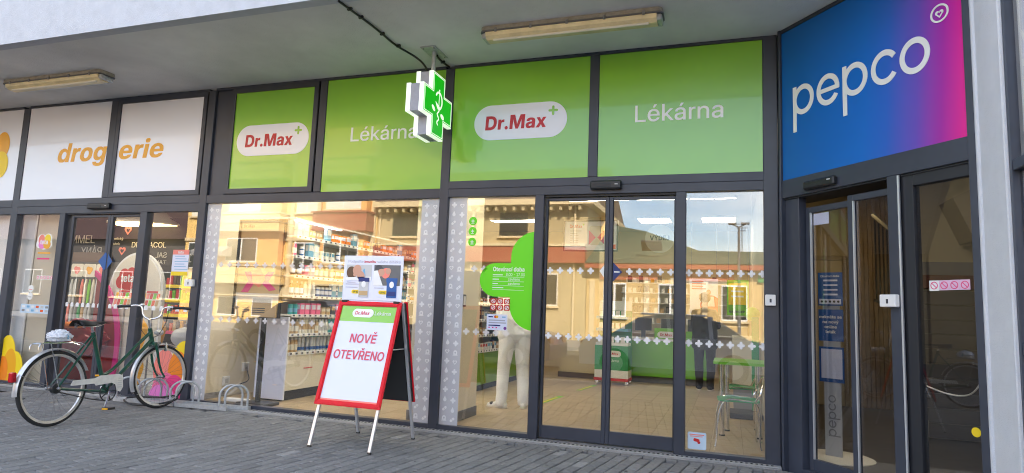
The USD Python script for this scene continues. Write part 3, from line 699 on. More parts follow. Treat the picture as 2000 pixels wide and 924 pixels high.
# ---------------------------------------------------------------- clothing shop entrance on the slanting line to the right
PO = np.array([0.4316, -0.0633, 0.0]); PD = np.array([0.62388, -0.78152, 0.0]); PN = np.array([-0.78152, -0.62388, 0.0])
def pz(m):
    """From the entrance's own metres (x along it, y into the shop, z up) to the world."""
    v = np.asarray(m[0], float)
    return PO + v[:, :1] * PD - v[:, 1:2] * PN + v[:, 2:3] * Z_, m[1]
def pf(m, off):
    return frame(m, PO + PN * off, PD, Z_)
e = Thing('clothing_shop_entrance', 'angled shop entrance with blue and magenta sign over dark sliding doors', 'shopfront', (1.0, -0.7, 0))
def pb(name, x0, x1, y0, y1, z0, z1, m='frame_metal', c=.004, parent=None, label=None):
    return e.add(name, pz(bx(x0, x1, y0, y1, z0, z1, c)), m, parent=parent, label=label)
pb('corner_mullion', .0, .026, -.012, .14, -.03, 3.934); pb('end_mullion', 1.690, 1.742, -.010, .14, -.06, 3.934)
pb('header', .026, 1.690, 0, .10, 2.350, 2.512); pb('head_rail', .026, 1.690, 0, .10, 3.900, 3.934)
pb('header_soffit', .026, 1.690, .02, .30, 2.336, 2.349, 'frame_dark', .001)
sg = pb('sign_panel', .028, 1.688, .012, .05, 2.514, 3.898, 'sign_blue', 0)
# lettering: round letters drawn from rings and stems
def ring_(cx, cy, r, t): return Point(cx, cy).buffer(r, 24).difference(Point(cx, cy).buffer(r - t, 24))
def pepco(r=1.0, t=0.335):
    L, x = [], 0.0
    for ch in 'pepco':
        if ch == 'p':
            L.append(ring_(x + r, r, r, t)); L.append(sbox(x, -1.05 * r, x + t, 2 * r)); x += 2 * r + .28
        elif ch == 'e':
            o = ring_(x + r, r, r, t).difference(Polygon([(x + r, r - .12), (x + 2.2 * r, r - .12), (x + 2.2 * r, r - .62)])); L += [o, sbox(x + t * .5, r - .14, x + 2 * r - .04, r + .13)]; x += 2 * r + .28
        elif ch == 'c':
            L.append(ring_(x + r, r, r, t).difference(Polygon([(x + r, r), (x + 2.4 * r, r + .95), (x + 2.4 * r, r - .95)]))); x += 2 * r + .08
        else:
            L.append(ring_(x + r, r, r, t)); x += 2 * r
    return unary_union(L), x
lp, lw = pepco()
k = 1.285 / lw
e.add('lettering', pf(extr(affinity.translate(affinity.scale(lp, k, k * 1.15, origin=(0, 0)), .165, 3.065), .004), -.010), 'letter_white', parent=sg)
e.add('heart_mark', pf(extr(ring_(1.528, 3.435, .066, .013).union(heart(1.528, 3.43, .031)), .004), -.010), 'letter_white', parent=sg)
p = pb('door_sensor', .315, .640, -.050, .004, 2.372, 2.445, 'black', .018); pb('sensor_window', .34, .53, -.053, -.045, 2.385, 2.41, 'frame_dark', .003, p); pb('maker_plate', .575, .61, -.0525, -.049, 2.415, 2.425, 'pale_grey', 0, p)
# recessed left jamb, doors, post, fixed light
pb('jamb', .026, .185, .035, .12, -.03, 2.349); pb('door_post', 1.085, 1.165, -.004, .13, -.04, 2.349, c=.003)
pb('threshold', .185, 1.085, .03, .22, -.03, .035, 'frame_metal', .003)
def leaf(x0, x1, y, z0, z1, l, r):
    q = e.add('door_leaf', cat(pz(bx(x0 - l, x0, y, y + .045, .03, z1 + .05, .003)), pz(bx(x1, x1 + r, y, y + .045, .03, z1 + .05, .003)), pz(bx(x0, x1, y + .002, y + .043, .03, z0, .003)), pz(bx(x0, x1, y + .002, y + .043, z1, z1 + .05, .003))), 'frame_metal')
    e.add('glass_pane', pz(bx(x0 - .006, x1 + .006, y + .018, y + .024, z0 - .006, z1 + .006)), 'glass_dim', parent=q)
    e.add('edge_strip', pz(bx(x0, x0 + .012, y - .004, y + .012, z0, z1)), 'aluminium', parent=q)
leaf(.245, .640, .10, .125, 2.20, .05, .035); leaf(.735, 1.092, .045, .10, 2.225, .05, .01)
pb('edge_strip', 1.166, 1.180, .0, .012, .05, 2.345, 'aluminium', 0)
q = e.add('fixed_frame', cat(*[pz(bx(*a, .003)) for a in ((1.166, 1.265, .03, .10, -.05, 2.349), (1.265, 1.690, .03, .10, 2.255, 2.349), (1.265, 1.690, .03, .10, -.05, .03))]), 'frame_dark')
e.add('glass_pane', pz(bx(1.26, 1.695, .05, .056, .025, 2.26)), 'glass_dim', parent=q)
key_switch(e, 1.035, 1.165, 1.385, 1.475, lambda m: pz(mv(m, (0, -.008, 0))))
def pdecal(poly, m, off=-.048, name='decal', parent=None, label=None, depth=.0015):
    return e.add(name, pf(extr(poly, depth), off), m, parent=parent, label=label)
for kx in range(4):
    x = 1.385 + kx * .070
    q = pdecal(pill(x - .035, x + .034, 1.500 + .004 * (kx > 0), 1.572, .004), 'letter_white' if kx == 0 else 'pale_pink', name='pictogram', off=-.048 + .0004 * (kx == 0))
    pdecal(Point(x, 1.537).buffer(.026).difference(Point(x, 1.537).buffer(.021)).union(affinity.rotate(sbox(x - .022, 1.5345, x + .022, 1.5395), -45)), 'hot_pink', -.0465 + .0004 * (kx == 0), 'ban_ring', q)
pdecal(sbox(.255, 2.09, .42, 2.19), 'paper', -.13, name='blank_notice')
pdecal(Point(1.625, .600).buffer(.030), 'yellow', name='round_sticker', label='round yellow sticker low on the glass')

# lobby behind the doors
struct('lobby_floor', cat((np.array([[0.46, 0.0, -.008], [1.66, -1.5, -.008], [8, -1.5, -.008], [8, 9.5, -.008], [0.46, 9.5, -.008]]), np.array([[0, 1, 2], [0, 2, 4], [2, 3, 4]]))), 'dark_floor')
struct('lobby_ceiling', frame(extr(Polygon([(0.47, 0.18), (1.66, -1.30), (8, -1.30), (8, 9.5), (0.47, 9.5)]), .05), (0, 0, 3.30), X_, Y_), 'lobby_beige')
lb_ = Thing('ceiling_light', 'broad lit lamp on the lobby ceiling just inside the angled doors', 'lamp', (1.5, .05, 3.3))
lb_.add('frame', bx(.98, 2.02, -.32, .42, 3.27, 3.298, .004), 'white'); lb_.add('diffuser', bx(1.00, 2.00, -.30, .40, 3.262, 3.272), 'lit_panel')
lw_ = struct('lobby_wall', bx(0.462, 0.50, 0.16, 9.5, -.01, 3.30), 'lobby_beige')
lb2 = Thing('ceiling_light', 'lit lamp deep in the lobby over the wooden slats', 'lamp', (1.5, 3.5, 3.3))
lb2.add('frame', bx(.78, 1.82, 3.18, 3.82, 3.27, 3.298, .004), 'white'); lb2.add('diffuser', bx(.8, 1.8, 3.2, 3.8, 3.262, 3.272), 'lit_pendant')
bkw = struct('lobby_wall', bx(.46, 3.2, 5.0, 5.1, -.01, 3.30), 'lobby_beige')
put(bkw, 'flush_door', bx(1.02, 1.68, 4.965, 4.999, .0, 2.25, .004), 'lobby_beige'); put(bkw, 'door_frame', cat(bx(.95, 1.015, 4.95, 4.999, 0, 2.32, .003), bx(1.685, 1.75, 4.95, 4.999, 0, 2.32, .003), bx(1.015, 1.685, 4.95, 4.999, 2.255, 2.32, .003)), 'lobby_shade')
for k in range(11):
    put(bkw, 'wood_slat', bx(1.80 + k * .062, 1.80 + k * .062 + .057, 4.955 - .012 * (k % 3), 4.999, .0, 3.28, .004), 'wood_slat')
rw = struct('lobby_wall', bx(1.93, 6, 2.50, 2.60, -.01, 3.30), 'lobby_beige')
for k in range(10):
    put(rw, 'slate_plank', bx(2.06, 6, 2.40, 2.455, .012 + k * .167, .012 + k * .167 + .161, .003), 'slate_panel')
put(rw, 'plank_backing', bx(2.065, 5.99, 2.412, 2.46, .0, 1.68), 'panel_joint')
put(rw, 'rail', bx(1.925, 6, 2.38, 2.499, 1.70, 1.86, .01), 'wood_dark'); put(rw, 'grey_band', bx(1.925, 6, 2.485, 2.4995, 1.862, 2.02, .002), 'mid_grey')
put(rw, 'stepped_end', frame(extr(Polygon([(1.98, 0.42), (2.06, 0.42), (2.06, .0), (2.14, .0), (2.14, .20), (2.06, .20), (2.03, 1.0), (1.98, 1.0)]).buffer(0), .03), (0, 2.398, 0), X_, Z_), 'panel_joint')
stp = Thing('lobby_stair', 'beige underside of a stair flight rising behind the right door pane', 'staircase', (2.8, 2.2, 2.2))
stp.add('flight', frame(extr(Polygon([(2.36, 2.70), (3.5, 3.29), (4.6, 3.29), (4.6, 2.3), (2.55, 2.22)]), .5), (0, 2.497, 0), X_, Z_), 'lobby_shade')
ra = Thing('stair_railing', 'black stair railing behind the middle door pane', 'railing', (1.85, 2.6, 1.7))
for k in range(8):
    x, y = 1.765 + .024 * k, 2.95 - .10 * k
    ra.add('baluster', tube([(x, y, 1.55 - .02 * k), (x, y, 2.62 - .055 * k)], .011, 6), 'black')
ra.add('handrail', tube([(1.755, 3.0, 2.66), (1.945, 2.2, 2.20)], .026, 8), 'black'); ra.add('bottom_rail', tube([(1.755, 3.0, 1.57), (1.945, 2.2, 1.38)], .02, 8), 'black')
# floor-standing totem behind the first door
tm = Thing('shop_totem', 'grey advertising totem with blue notices on a round foot behind left door', 'totem', (.93, .62, 0))
def ti(m):      # totem metres: x across, y up, facing the door
    return frame(m, (.93, .62, 0), (0.87, -0.49, 0), Z_)
tm.add('foot', mv(lathe([(.34, 0), (.34, .012), (.32, .02)], 32), (.93, .62, 0)), 'cream', 30)
po_ = tm.add('post', ti(extr(sbox(-.075, .02, .075, 1.72), .02)), 'pale_grey')
tm.add('lettering', frame((lambda t_: (t_[0], t_[1]))(extr(affinity.scale(lp, .38 / lw, .38 / lw, origin=(0, 0)), .002)), np.array([.93, .62, 0]) + np.array([-.49, -.87, 0]) * .0205 + np.array([.87, -.49, 0]) * .030 + Z_ * .20, Z_, (-.87, .49, 0)), 'grey', parent=po_)
for nm, z0, z1 in (('qr_notice', .70, 1.03), ('leaflet_notice', 1.085, 1.385), ('hours_notice', 1.42, 1.74)):
    q = tm.add('notice_panel', ti(mv(extr(sbox(-.112, z0, .112, z1), .012), (0, 0, .022))), 'blue')
    if nm == 'qr_notice':
        tm.add('white_sheet', ti(mv(extr(sbox(-.092, z0 + .035, .100, z1 - .02), .002), (0, 0, .0345))), 'paper', parent=q)
    elif nm == 'leaflet_notice':
        for i_, s_ in enumerate(('mrkněte se', 'na nový', 'online', 'leták')):
            tm.add('lettering', ti(mv(text(s_, .029, depth=.002, align='c', at=(0, 1.30 - .047 * i_), bold=True), (0, 0, .0345))), 'letter_white', parent=q)
    else:
        tm.add('lettering', ti(mv(text('Otevírací doba', .020, depth=.002, align='c', at=(0, 1.695)), (0, 0, .0345))), 'letter_white', parent=q)
        for i_ in range(4):
            tm.add('hours_line', ti(mv(extr(sbox(-.06, 1.655 - .045 * i_, .07, 1.671 - .045 * i_), .002), (0, 0, .0345))), 'paper', parent=q)
        tm.add('pictogram_strip', ti(mv(extr(sbox(-.10, 1.435, .10, 1.485), .002), (0, 0, .0345))), 'paper', parent=q)
        for i_ in range(5):
            tm.add('pictogram', ti(mv(extr(Point(-.076 + .038 * i_, 1.46).buffer(.011, 6), .002), (0, 0, .0367))), 'ink', parent=q)
tp = Thing('barrier_tape', 'cream barrier tape tied across behind the dark doors', 'tape', (1.3, .4, .9))
tp.add('tape', pz(mv(tube(smooth_path([(.74, .55, .86), (1.0, .55, .78), (1.3, .5, .80), (1.42, .45, .95), (1.50, .42, 1.13)]), .006, 5), (0, 0, 0))), 'cream', True)
tp.add('knot', pz(blob((1.50, .42, 1.14), (.022, .02, .06), .3, 3, 1)), 'cream', True)
one('door_mat', frame(extr(pill(.9, 2.3, -.45, .6, .05), .012), (0, 0, -.006), X_, Y_), 'mid_grey', 'dark grey mat on the lobby floor behind the angled doors', 'mat')
# ---------------------------------------------------------------- bicycle, its bag and lock, the rack
BL, BH = math.radians(3), math.radians(93.5)
bk = Thing('bicycle', 'old dark green step-through bicycle with white chainguard and silver mudguards in the rack', 'bicycle', (-6.06, -1.75, 0.0), BH, local=True)
def lean(m):
    return mv(m, rx=-BL)
def P(s, h, w=0.0):      # along the bicycle, up, to its right
    return (s, -w, h)
def arc(c, r, a0, a1, n=24):
    return [(c[0] + r * math.cos(a), c[1] + r * math.sin(a)) for a in np.radians(np.linspace(a0, a1, n))]
def ba(name, mesh, m, smooth=30, parent=None, steer=None, label=None, kind=None):
    if steer is not None:
        mesh = mv(mv(mesh, (-steer[0], 0, 0)), (steer[0], 0, 0), 0) if not steer[1] else mv(mv(mv(mesh, (-steer[0], 0, 0)), rz=steer[1]), (steer[0], 0, 0))
    return bk.add(name, lean(mesh), m, smooth, parent, label, kind)
R = .350
def wheel(cx, st=None, rear=False):
    cz = .355
    def ring(r, tr, n=8, k=64): return tube([(cx + r * math.cos(a), 0, cz + r * math.sin(a)) for a in np.arange(k) * 2 * PI / k], tr, n, True)
    p = ba('wheel', ring(R - .017, .0185), 'rubber', True, steer=st)
    rim = (np.array([(cx + r * math.cos(a), y, cz + r * math.sin(a)) for a in np.arange(64) * 2 * PI / 64 for r, y in ((.322, -.014), (.322, .014), (.300, .010), (.300, -.010))]), [])
    F = []
    for i in range(64):
        a0, b0 = 4 * i, 4 * ((i + 1) % 64)
        for j in range(4):
            j2 = (j + 1) % 4; F += [(a0 + j, a0 + j2, b0 + j), (a0 + j2, b0 + j2, b0 + j)]
    ba('rim', (rim[0], np.array(F)), 'dull_fender', 30, p, st)
    ba('hub', cat(mv(lathe([(.012, -.06), (.022, -.045), (.014, -.03), (.014, .03), (.024, .045), (.010, .06)], 12), (cx, 0, cz), rx=PI / 2)), 'steel', 30, p, st)
    sp = []
    for i in range(32):
        a = i * 2 * PI / 32; y = .035 if i % 2 else -.035; b_ = a + (.55 if i % 4 < 2 else -.55)
        sp.append(tube([(cx + .024 * math.cos(b_), y, cz + .024 * math.sin(b_)), (cx + .305 * math.cos(a), 0, cz + .305 * math.sin(a))], .0011, 4))
    ba('spokes', cat(*sp), 'spoke', False, p, st, kind='stuff')
    if rear:
        ba('hub_brake', mv(lathe([(.02, -.02), (.048, -.015), (.048, .02), (.03, .03)], 16), (cx, -.028, cz), rx=PI / 2), 'black', 30, p)
        for w in (-.075, .075):
            ba('axle_nut', mv(lathe([(.014, -.012), (.016, 0), (.010, .014)], 10), (cx, -w, cz), rx=PI / 2), 'steel', 30, p)
    ba('valve', tube([(cx - .300, 0, cz - .07), (cx - .262, 0, cz - .062)], .004, 6), 'black', 30, p, st)
    return p
def fender(cx, r, a0, a1, st=None, w=.031):
    pts = arc((cx, .355), r, a0, a1, 36); V, F = [], []
    for k_, (x, z) in enumerate(pts):
        nx, nz = (x - cx) / r, (z - .355) / r
        for q in np.linspace(-1, 1, 7):
            d_ = -.014 * q * q
            V.append((x + nx * d_, q * w, z + nz * d_))
    for k_ in range(35):
        for j in range(6):
            a_ = k_ * 7 + j; F += [(a_, a_ + 1, a_ + 7), (a_ + 1, a_ + 8, a_ + 7)]
    V, F = np.array(V), np.array(F); n0 = len(V)
    V2 = V - np.array([[(v[0] - cx) / r * .002, 0, (v[2] - .355) / r * .002] for v in V])
    return np.vstack([V, V2]), np.vstack([F, F[:, ::-1] + n0])
ST = (1.29, -math.radians(7))
wr = wheel(0, None, True); wf = wheel(1.29, ST)
ba('mudguard', fender(0, .378, 22, 186), 'dull_fender', 40, label='long silver rear mudguard')
ba('mudguard', fender(1.29, .374, 58, 202), 'dull_fender', 40, steer=ST, label='silver front mudguard')
for w in (-.04, .04):
    ba('mudguard_stay', tube([P(0, .355, w), P(-.345, .50, w * .9)], .003, 5), 'steel')
    ba('mudguard_stay', tube([P(1.29, .355, w), P(.98, .185, w * .9)], .003, 5), 'steel', steer=ST)
tl = ba('tail_light', mv(bx(-.022, .022, -.03, .03, -.045, .045, .012), P(-.392, .49)), 'tail_red')
fr = ba('frame', cat(
    tube([P(.567, .267), P(.382, .875)], .020, 12),
    tube(smooth_path([P(1.112, .860), P(.90, .690), P(.70, .525), P(.60, .458), P(.512, .440)], 8), .0175, 12),
    tube([P(1.134, .775), P(.567, .275)], .020, 12),
    tube([P(1.098, .905), P(1.146, .735)], .023, 12),
    *[tube([P(.567, .267, w * .6), P(0, .355, w)], .012, 8) for w in (-.055, .055)],
    *[tube([P(.392, .845, w * .35), P(0, .355, w)], .0098, 8) for w in (-.055, .055)],
    mv(lathe([(.024, -.036), (.024, .036)], 14), P(.567, .267), rx=PI / 2)), 'bike_green', 35)
ba('head_badge', mv(bx(-.003, .003, -.012, .012, -.02, .02, .002), P(1.140, .82)), 'aluminium', False, fr)
# fork, stem, bars
ba('fork', cat(*[tube(smooth_path([P(1.150, .735, w * .8), P(1.19, .58, w), P(1.232, .44, w), P(1.29, .355, w)], 6), np.linspace(.016, .010, 19), 10) for w in (-.05, .05)],
              mv(bx(-.022, .022, -.055, .055, -.018, .018, .012), P(1.152, .728))), 'bike_green', 35, steer=(1.15, ST[1] * .7))
ba('stem', cat(tube([P(1.098, .905), P(1.074, 1.0)], .011, 10), tube([P(1.074, .995), P(1.10, 1.015)], .013, 8)), 'chrome')
hb = smooth_path([P(1.02, 1.156, -.235), P(1.055, 1.163, -.16), P(1.068, 1.145, -.105), P(1.075, 1.06, -.085), P(1.095, 1.010, -.03), P(1.115, 1.010, .03), P(1.155, 1.05, .085), P(1.165, 1.115, .105), P(1.185, 1.138, .16), P(1.22, 1.13, .22)], 6)
hbp = ba('handlebar', tube(hb, .0112, 10), 'chrome', True)
gl, gr_ = ([P(1.03, 1.157, -.215), P(.975, 1.150, -.34)], [P(1.205, 1.133, .20), P(1.325, 1.118, .345)])
for g_ in (gl, gr_):
    ba('grip', tube(g_, .0165, 10), 'black', 30, hbp)
ba('brake_lever', cat(tube(smooth_path([P(1.19, 1.125, .17), P(1.25, 1.115, .19), P(1.22, 1.17, .26)], 5), .006, 6), mv(bx(-.02, .02, -.016, .016, -.02, .02, .006), P(1.195, 1.115, .17))), 'steel', True, hbp)
ba('bell', mv(blob((0, 0, 0), (.026, .026, .018), 0, 0, 2), P(1.075, 1.17, -.10)), 'chrome', True, hbp)
ba('brake_rod', tube(smooth_path([P(1.19, 1.11, .15), P(1.20, .98, .12), P(1.17, .84, .06)], 6), .004, 5), 'black', True, hbp)
ba('brake_cable', tube(smooth_path([P(1.04, 1.05, -.08), P(1.03, .93, -.07), P(1.08, .82, -.03)], 6), .003, 5), 'black', True, hbp)
lampm = lathe([(.008, -.072), (.024, -.052), (.034, -.012), (.036, .022), (.030, .032)], 16)
v_ = np.asarray(lampm[0]); lampm = (np.stack([v_[:, 2], v_[:, 1], -v_[:, 0]], 1), lampm[1])
hl = ba('headlight', mv(lampm, P(1.215, .855, .02)), 'dull_fender', 40)
ba('lens', mv(blob((0, 0, 0), (.006, .029, .029), 0, 0, 2), P(1.247, .855, .02)), 'glass_thin', True, hl)
ba('lamp_bracket', tube([P(1.145, .80, .01), P(1.205, .825, .02)], .006, 6), 'steel', 30, hl)
dy = ba('dynamo', cat(mv(lathe([(.012, -.05), (.017, -.04), (.017, .02), (.010, .028), (.009, .05)], 10), P(1.285, .690, .055))), 'chrome', 30)
ba('calliper', cat(mv(bx(-.03, .03, -.045, .045, -.012, .012, .005), P(1.20, .735)), tube([P(1.20, .735, .04), P(1.19, .68, .03)], .006, 6)), 'steel')
# saddle, seat post, carrier
ba('seat_post', tube([P(.386, .86), P(.362, .945)], .0125, 10), 'chrome')
def saddle():
    pl = np.array([[.185, .075], [.20, .105], [.26, .112], [.33, .082], [.40, .040], [.50, .024], [.555, .018], [.565, .008]]); V, F = [], []
    n = 13
    for s_, w_ in pl:
        for q in np.linspace(-1, 1, n):
            V.append((s_, q * w_, .985 + .012 * (s_ < .27) - .050 * abs(q) ** 3 * (w_ / .11) - .006 * (s_ > .54)))
    for k_ in range(len(pl) - 1):
        for j in range(n - 1):
            a_ = k_ * n + j; F += [(a_, a_ + n, a_ + 1), (a_ + 1, a_ + n, a_ + n + 1)]
    V, F = np.array(V), np.array(F)
    return np.vstack([V, V - [0, 0, .012]]), np.vstack([F, F[:, ::-1] + len(V)])
sd = ba('saddle', saddle(), 'black', True)
ba('saddle_rail', cat(*[tube(smooth_path([P(.22, .965, w), P(.30, .935, w * .8), P(.42, .935, w * .5), P(.52, .965, 0)], 5), .004, 6) for w in (-.04, .04)]), 'chrome', True, sd)
for w in (-.055, .055):
    ba('saddle_spring', tube([P(.235 + .012 * math.cos(t_), .915 + .0022 * t_, w + .014 * math.sin(t_)) for t_ in np.linspace(0, 25, 60)], .0028, 5), 'steel', True, sd)
ca = ba('luggage_carrier', cat(
    tube(smooth_path([P(-.215, .72, -.055), P(-.20, .775, -.055), P(-.10, .782, -.058), P(.20, .775, -.052), P(.30, .735, -.03)], 6), .0048, 6),
    tube(smooth_path([P(-.215, .72, .055), P(-.20, .775, .055), P(-.10, .782, .058), P(.20, .775, .052), P(.30, .735, .03)], 6), .0048, 6),
    *[tube([P(s_, .778, -.056), P(s_, .778, .056)], .004, 6) for s_ in (-.19, -.08, .03, .14)],
    *[tube([P(-.10, .78, w), P(.0, .355, w * 1.25)], .0045, 6) for w in (-.056, .056)],
    tube([P(-.19, .778, 0), P(.19, .776, 0)], .004, 6)), 'chrome', 35)
# cranks, chain, chainguard, pedals
ring3 = tube([(.567 + .095 * math.cos(a), -.045, .267 + .095 * math.sin(a)) for a in np.arange(40) * 2 * PI / 40], .0055, 6, True)
cw = ba('chainring', cat(ring3, *[tube([(.567, -.045, .267), (.567 + .092 * math.cos(a), -.045, .267 + .092 * math.sin(a))], .006, 5) for a in np.arange(5) * 2 * PI / 5]), 'black', 30)
ba('crank', tube([P(.567, .267, .062), P(.512, .112, .072)], .0105, 8), 'chrome'); ba('crank', tube([P(.567, .267, -.055), P(.622, .422, -.068)], .0105, 8), 'chrome')
for s_, h_, w0 in ((.512, .105, .122), (.622, .425, -.118)):
    pd = ba('pedal', mv(bx(-.040, .040, -.048, .048, -.012, .012, .005), P(s_, h_, w0)), 'black')
    for dx in (-.042, .042):
        ba('reflector', mv(bx(-.003, .003, -.035, .035, -.008, .008, .001), P(s_ + dx, h_, w0)), 'amber', False, pd)
ba('chain', cat(tube([P(.567, .171, .047), P(.35, .218, .047), P(.0, .325, .047)], .005, 5), tube([P(.567, .362, .047), P(0, .395, .047)], .005, 5), tube([P(-.005 - .0, .325, .047), P(-.028, .36, .047), P(0, .395, .047)], .005, 5)), 'black')
cgp = Polygon([(.13, .375), (.15, .408), (.38, .408), (.45, .430), (.66, .430), (.705, .412), (.715, .30), (.69, .262), (.655, .275), (.635, .338), (.585, .362), (.40, .352), (.385, .372)]).buffer(.008, 6)
cg = ba('chainguard', frame(extr(cgp, .004), (0, -.066, 0), X_, Z_), 'chainguard_white', False)
ba('chainguard_rib', cat(*[frame(extr(sbox(.645 + .004 * k_, .30 + .022 * k_, .705, .306 + .022 * k_), .003), (0, -.0695, 0), X_, Z_) for k_ in range(5)]), 'pale_grey', False, cg)
ba('kickstand', tube([P(.50, .25, -.06), P(.36, .30, -.085), P(.20, .31, -.08)], .007, 6), 'steel')
# things carried by the bicycle
bagc = np.array([-6.06, -1.75, 0]) + np.array([math.cos(BH), math.sin(BH), 0]) * .015 + np.array([-.042, 0, .832])
def crumple(c0, r, seed):
    s_ = trimesh.creation.icosphere(4); v = s_.vertices
    a_ = np.abs(2 * meshkit.fbm(v * 2.1 + 5 + seed, 4, seed) - 1)
    v = v * (0.82 + .55 * a_)[:, None]
    v = v * np.asarray(r); v[:, 2] = np.maximum(v[:, 2], -r[2] * .62)
    return mv((v, s_.faces), c0, BH)
bag = Thing('plastic_bag', 'crumpled white plastic bag clamped on the bicycle luggage carrier', 'bag', tuple(bagc))
bag.add('bag', crumple(bagc + [0, 0, .008], (.125, .085, .070), 4), 'bag_white', 25)
bag.add('print', crumple(bagc + [0.0, 0.03, .010], (.035, .080, .05), 9), 'sky_blue', 25)
lk = Thing('cable_lock', 'black cable lock lying looped round the front wheel on the rack', 'lock', (-6.45, -.42, 0))
lk.add('cable', tube(smooth_path([(-6.70, -.44, .05), (-6.55, -.52, .035), (-6.30, -.54, .03), (-6.10, -.44, .06), (-6.02, -.34, .10), (-6.10, -.28, .12), (-6.25, -.30, .10), (-6.50, -.34, .085), (-6.69, -.42, .07)], 8), .011, 8), 'black', True)
lk.add('lock_body', mv(bx(-.035, .035, -.017, .017, -.02, .02, .008), (-6.71, -.44, .062), .4), 'galvanised')

rk = Thing('bicycle_rack', 'low galvanised bicycle rack with pairs of hoops in front of the drugstore glass', 'bicycle rack', (-6.2, -.1, 0))
def yf(x): return -.23 + .075 * (x + 5.4)
def yb(x): return yf(x) + .165
def rail_(x0, x1, fy):
    a_, b_ = np.array([x0, fy(x0), 0]), np.array([x1, fy(x1), 0]); t_ = (b_ - a_) / np.linalg.norm(b_ - a_); n_ = np.array([-t_[1], t_[0], 0])
    return frame(extr(Polygon([(0, 0), (np.linalg.norm(b_ - a_), 0), (np.linalg.norm(b_ - a_), .042), (0, .042)]), .042), a_ - n_ * .021 * -1 + [0, 0, .006], t_, Z_)
rk.add('rail', rail_(-6.96, -6.10, yf), 'galvanised'); rk.add('rail', rail_(-6.085, -5.39, yf), 'galvanised'); rk.add('rail', rail_(-6.83, -5.22, lambda x: yf(x - .155) + .165), 'galvanised')
rk.add('joint_bolt', mv(lathe([(.012, 0), (.012, .02)], 8), (-6.09, yf(-6.09) - .0, .055), 0), 'steel')
for x in (-6.93, -6.62, -6.53, -6.16, -6.08, -5.49, -5.415):
    y0, y1 = yf(x), yb(x); a_, b_ = np.array([x, y0 - .012]), np.array([x + .155, y1 + .012]); h_, r_ = .285, .12
    pts = [(*a_, .02), (*(a_ + (b_ - a_) * .01), .10)] + [(*(a_ + (b_ - a_) * (.5 - .5 * math.cos(q))), h_ - r_ + r_ * math.sin(q)) for q in np.linspace(0, PI, 16)] + [(*(b_ - (b_ - a_) * .01), .10), (*b_, .02)]
    rk.add('hoop', tube(pts, .0125, 10), 'galvanised', 35)

# ---------------------------------------------------------------- pavement poster stand
ab = Thing('poster_stand', 'red framed A-board with white poster standing on the paving before the window', 'A-board', (-3.19, -.93, 0))
LX0, LX1 = -3.532, -2.858
def slab(m, back=False):      # panel metres: x across, y up the slope from the feet; the front leans back, the rear one forward
    if not back:
        V = np.array([.0, .40, 1.285]); V /= np.linalg.norm(V)
        return frame(m, (0, -1.325, 0), X_, V)
    V = np.array([0, -.36, 1.285]); V /= np.linalg.norm(V)
    return frame(m, (-6.39 + .03, -.535, 0), (-1, 0, 0), V)
mir = lambda m: (np.asarray(m[0]) * [-1, 1, 1] + [-6.39, 0, 0], m[1][:, ::-1])
zt, zb_ = 1.345, .372
for back in (False, True):
    g_ = (lambda m: slab(m)) if not back else (lambda m: slab(m, True))
    ring = sbox(LX0, zb_, LX1, zt).difference(sbox(LX0 + .045, zb_ + .045, LX1 - .045, zt - .045))
    p_ = ab.add('panel', g_(mv(extr(sbox(LX0 + .01, zb_ + .01, LX1 - .01, zt - .01), .010), (0, 0, -.012))), 'black_matt')
    # snap frame: four mitred sides
    a0, a1, b0, b1, w_ = LX0, LX1, zb_, zt, .045
    for pg in ([(a0, b0), (a1, b0), (a1 - w_, b0 + w_), (a0 + w_, b0 + w_)], [(a1, b0), (a1, b1), (a1 - w_, b1 - w_), (a1 - w_, b0 + w_)], [(a1, b1), (a0, b1), (a0 + w_, b1 - w_), (a1 - w_, b1 - w_)], [(a0, b1), (a0, b0), (a0 + w_, b0 + w_), (a0 + w_, b1 - w_)]):
        q_ = Polygon(pg).buffer(-.0006, join_style=2)
        ab.add('snap_frame', g_(cat(extr(q_, .012), mv(extr(q_.buffer(-.010, join_style=2), .006), (0, 0, .012)))), 'red_frame', parent=p_)
    for x in (LX0 + .035, LX1 - .035):
        ab.add('leg', g_(cat(mv(bx(x - .014, x + .014, .012, zt, -.034, -.012, .003)), )), 'aluminium')
        ab.add('leg_foot', g_(bx(x - .016, x + .016, .0, .022, -.036, -.010, .003)), 'black')
ab.add('cross_bar', tube([(LX1 - .03, -1.06, .86), (LX1 - .03, -.80, .86)], .006, 6), 'aluminium'); ab.add('cross_bar', tube([(LX0 + .03, -1.06, .86), (LX0 + .03, -.80, .86)], .006, 6), 'aluminium')
for x in (LX0 + .06, LX1 - .06):
    ab.add('hinge', mv(bx(-.03, .03, -.03, .03, -.01, .012, .004), (x, -.92, 1.285)), 'black')
def onb(poly, lift, depth=.0012): return slab(mv(extr(poly, depth), (0, 0, lift)))
sh = ab.add('poster', onb(sbox(LX0 + .04, zb_ + .04, LX1 - .04, zt - .04), .001), 'paper')
ab.add('green_band', onb(sbox(LX0 + .045, zt - .195, LX1 - .045, zt - .045), .0024), 'sign_green', parent=sh)
ab.add('logo_pill', onb(pill(LX0 + .17, LX0 + .395, zt - .152, zt - .072), .0038), 'white', parent=sh)
def onw(s_, **k): return slab(mv(text(s_, depth=.0012, **k), (0, 0, .0052)))
ab.add('lettering', onw('Dr.Max', h=.034, w=.155, bold=True, shear=.1, at=(LX0 + .198, zt - .128)), 'pink_red', parent=sh)
ab.add('lettering', onw('Lékárna', h=.036, w=.165, shear=.1, at=(LX0 + .41, zt - .128)), 'white', parent=sh)
ab.add('lettering', onw('NOVĚ', h=.083, w=.275, bold=650, shear=.05, align='c', at=(LX0 + .345, 1.01 - .06)), 'pink_red', parent=sh)
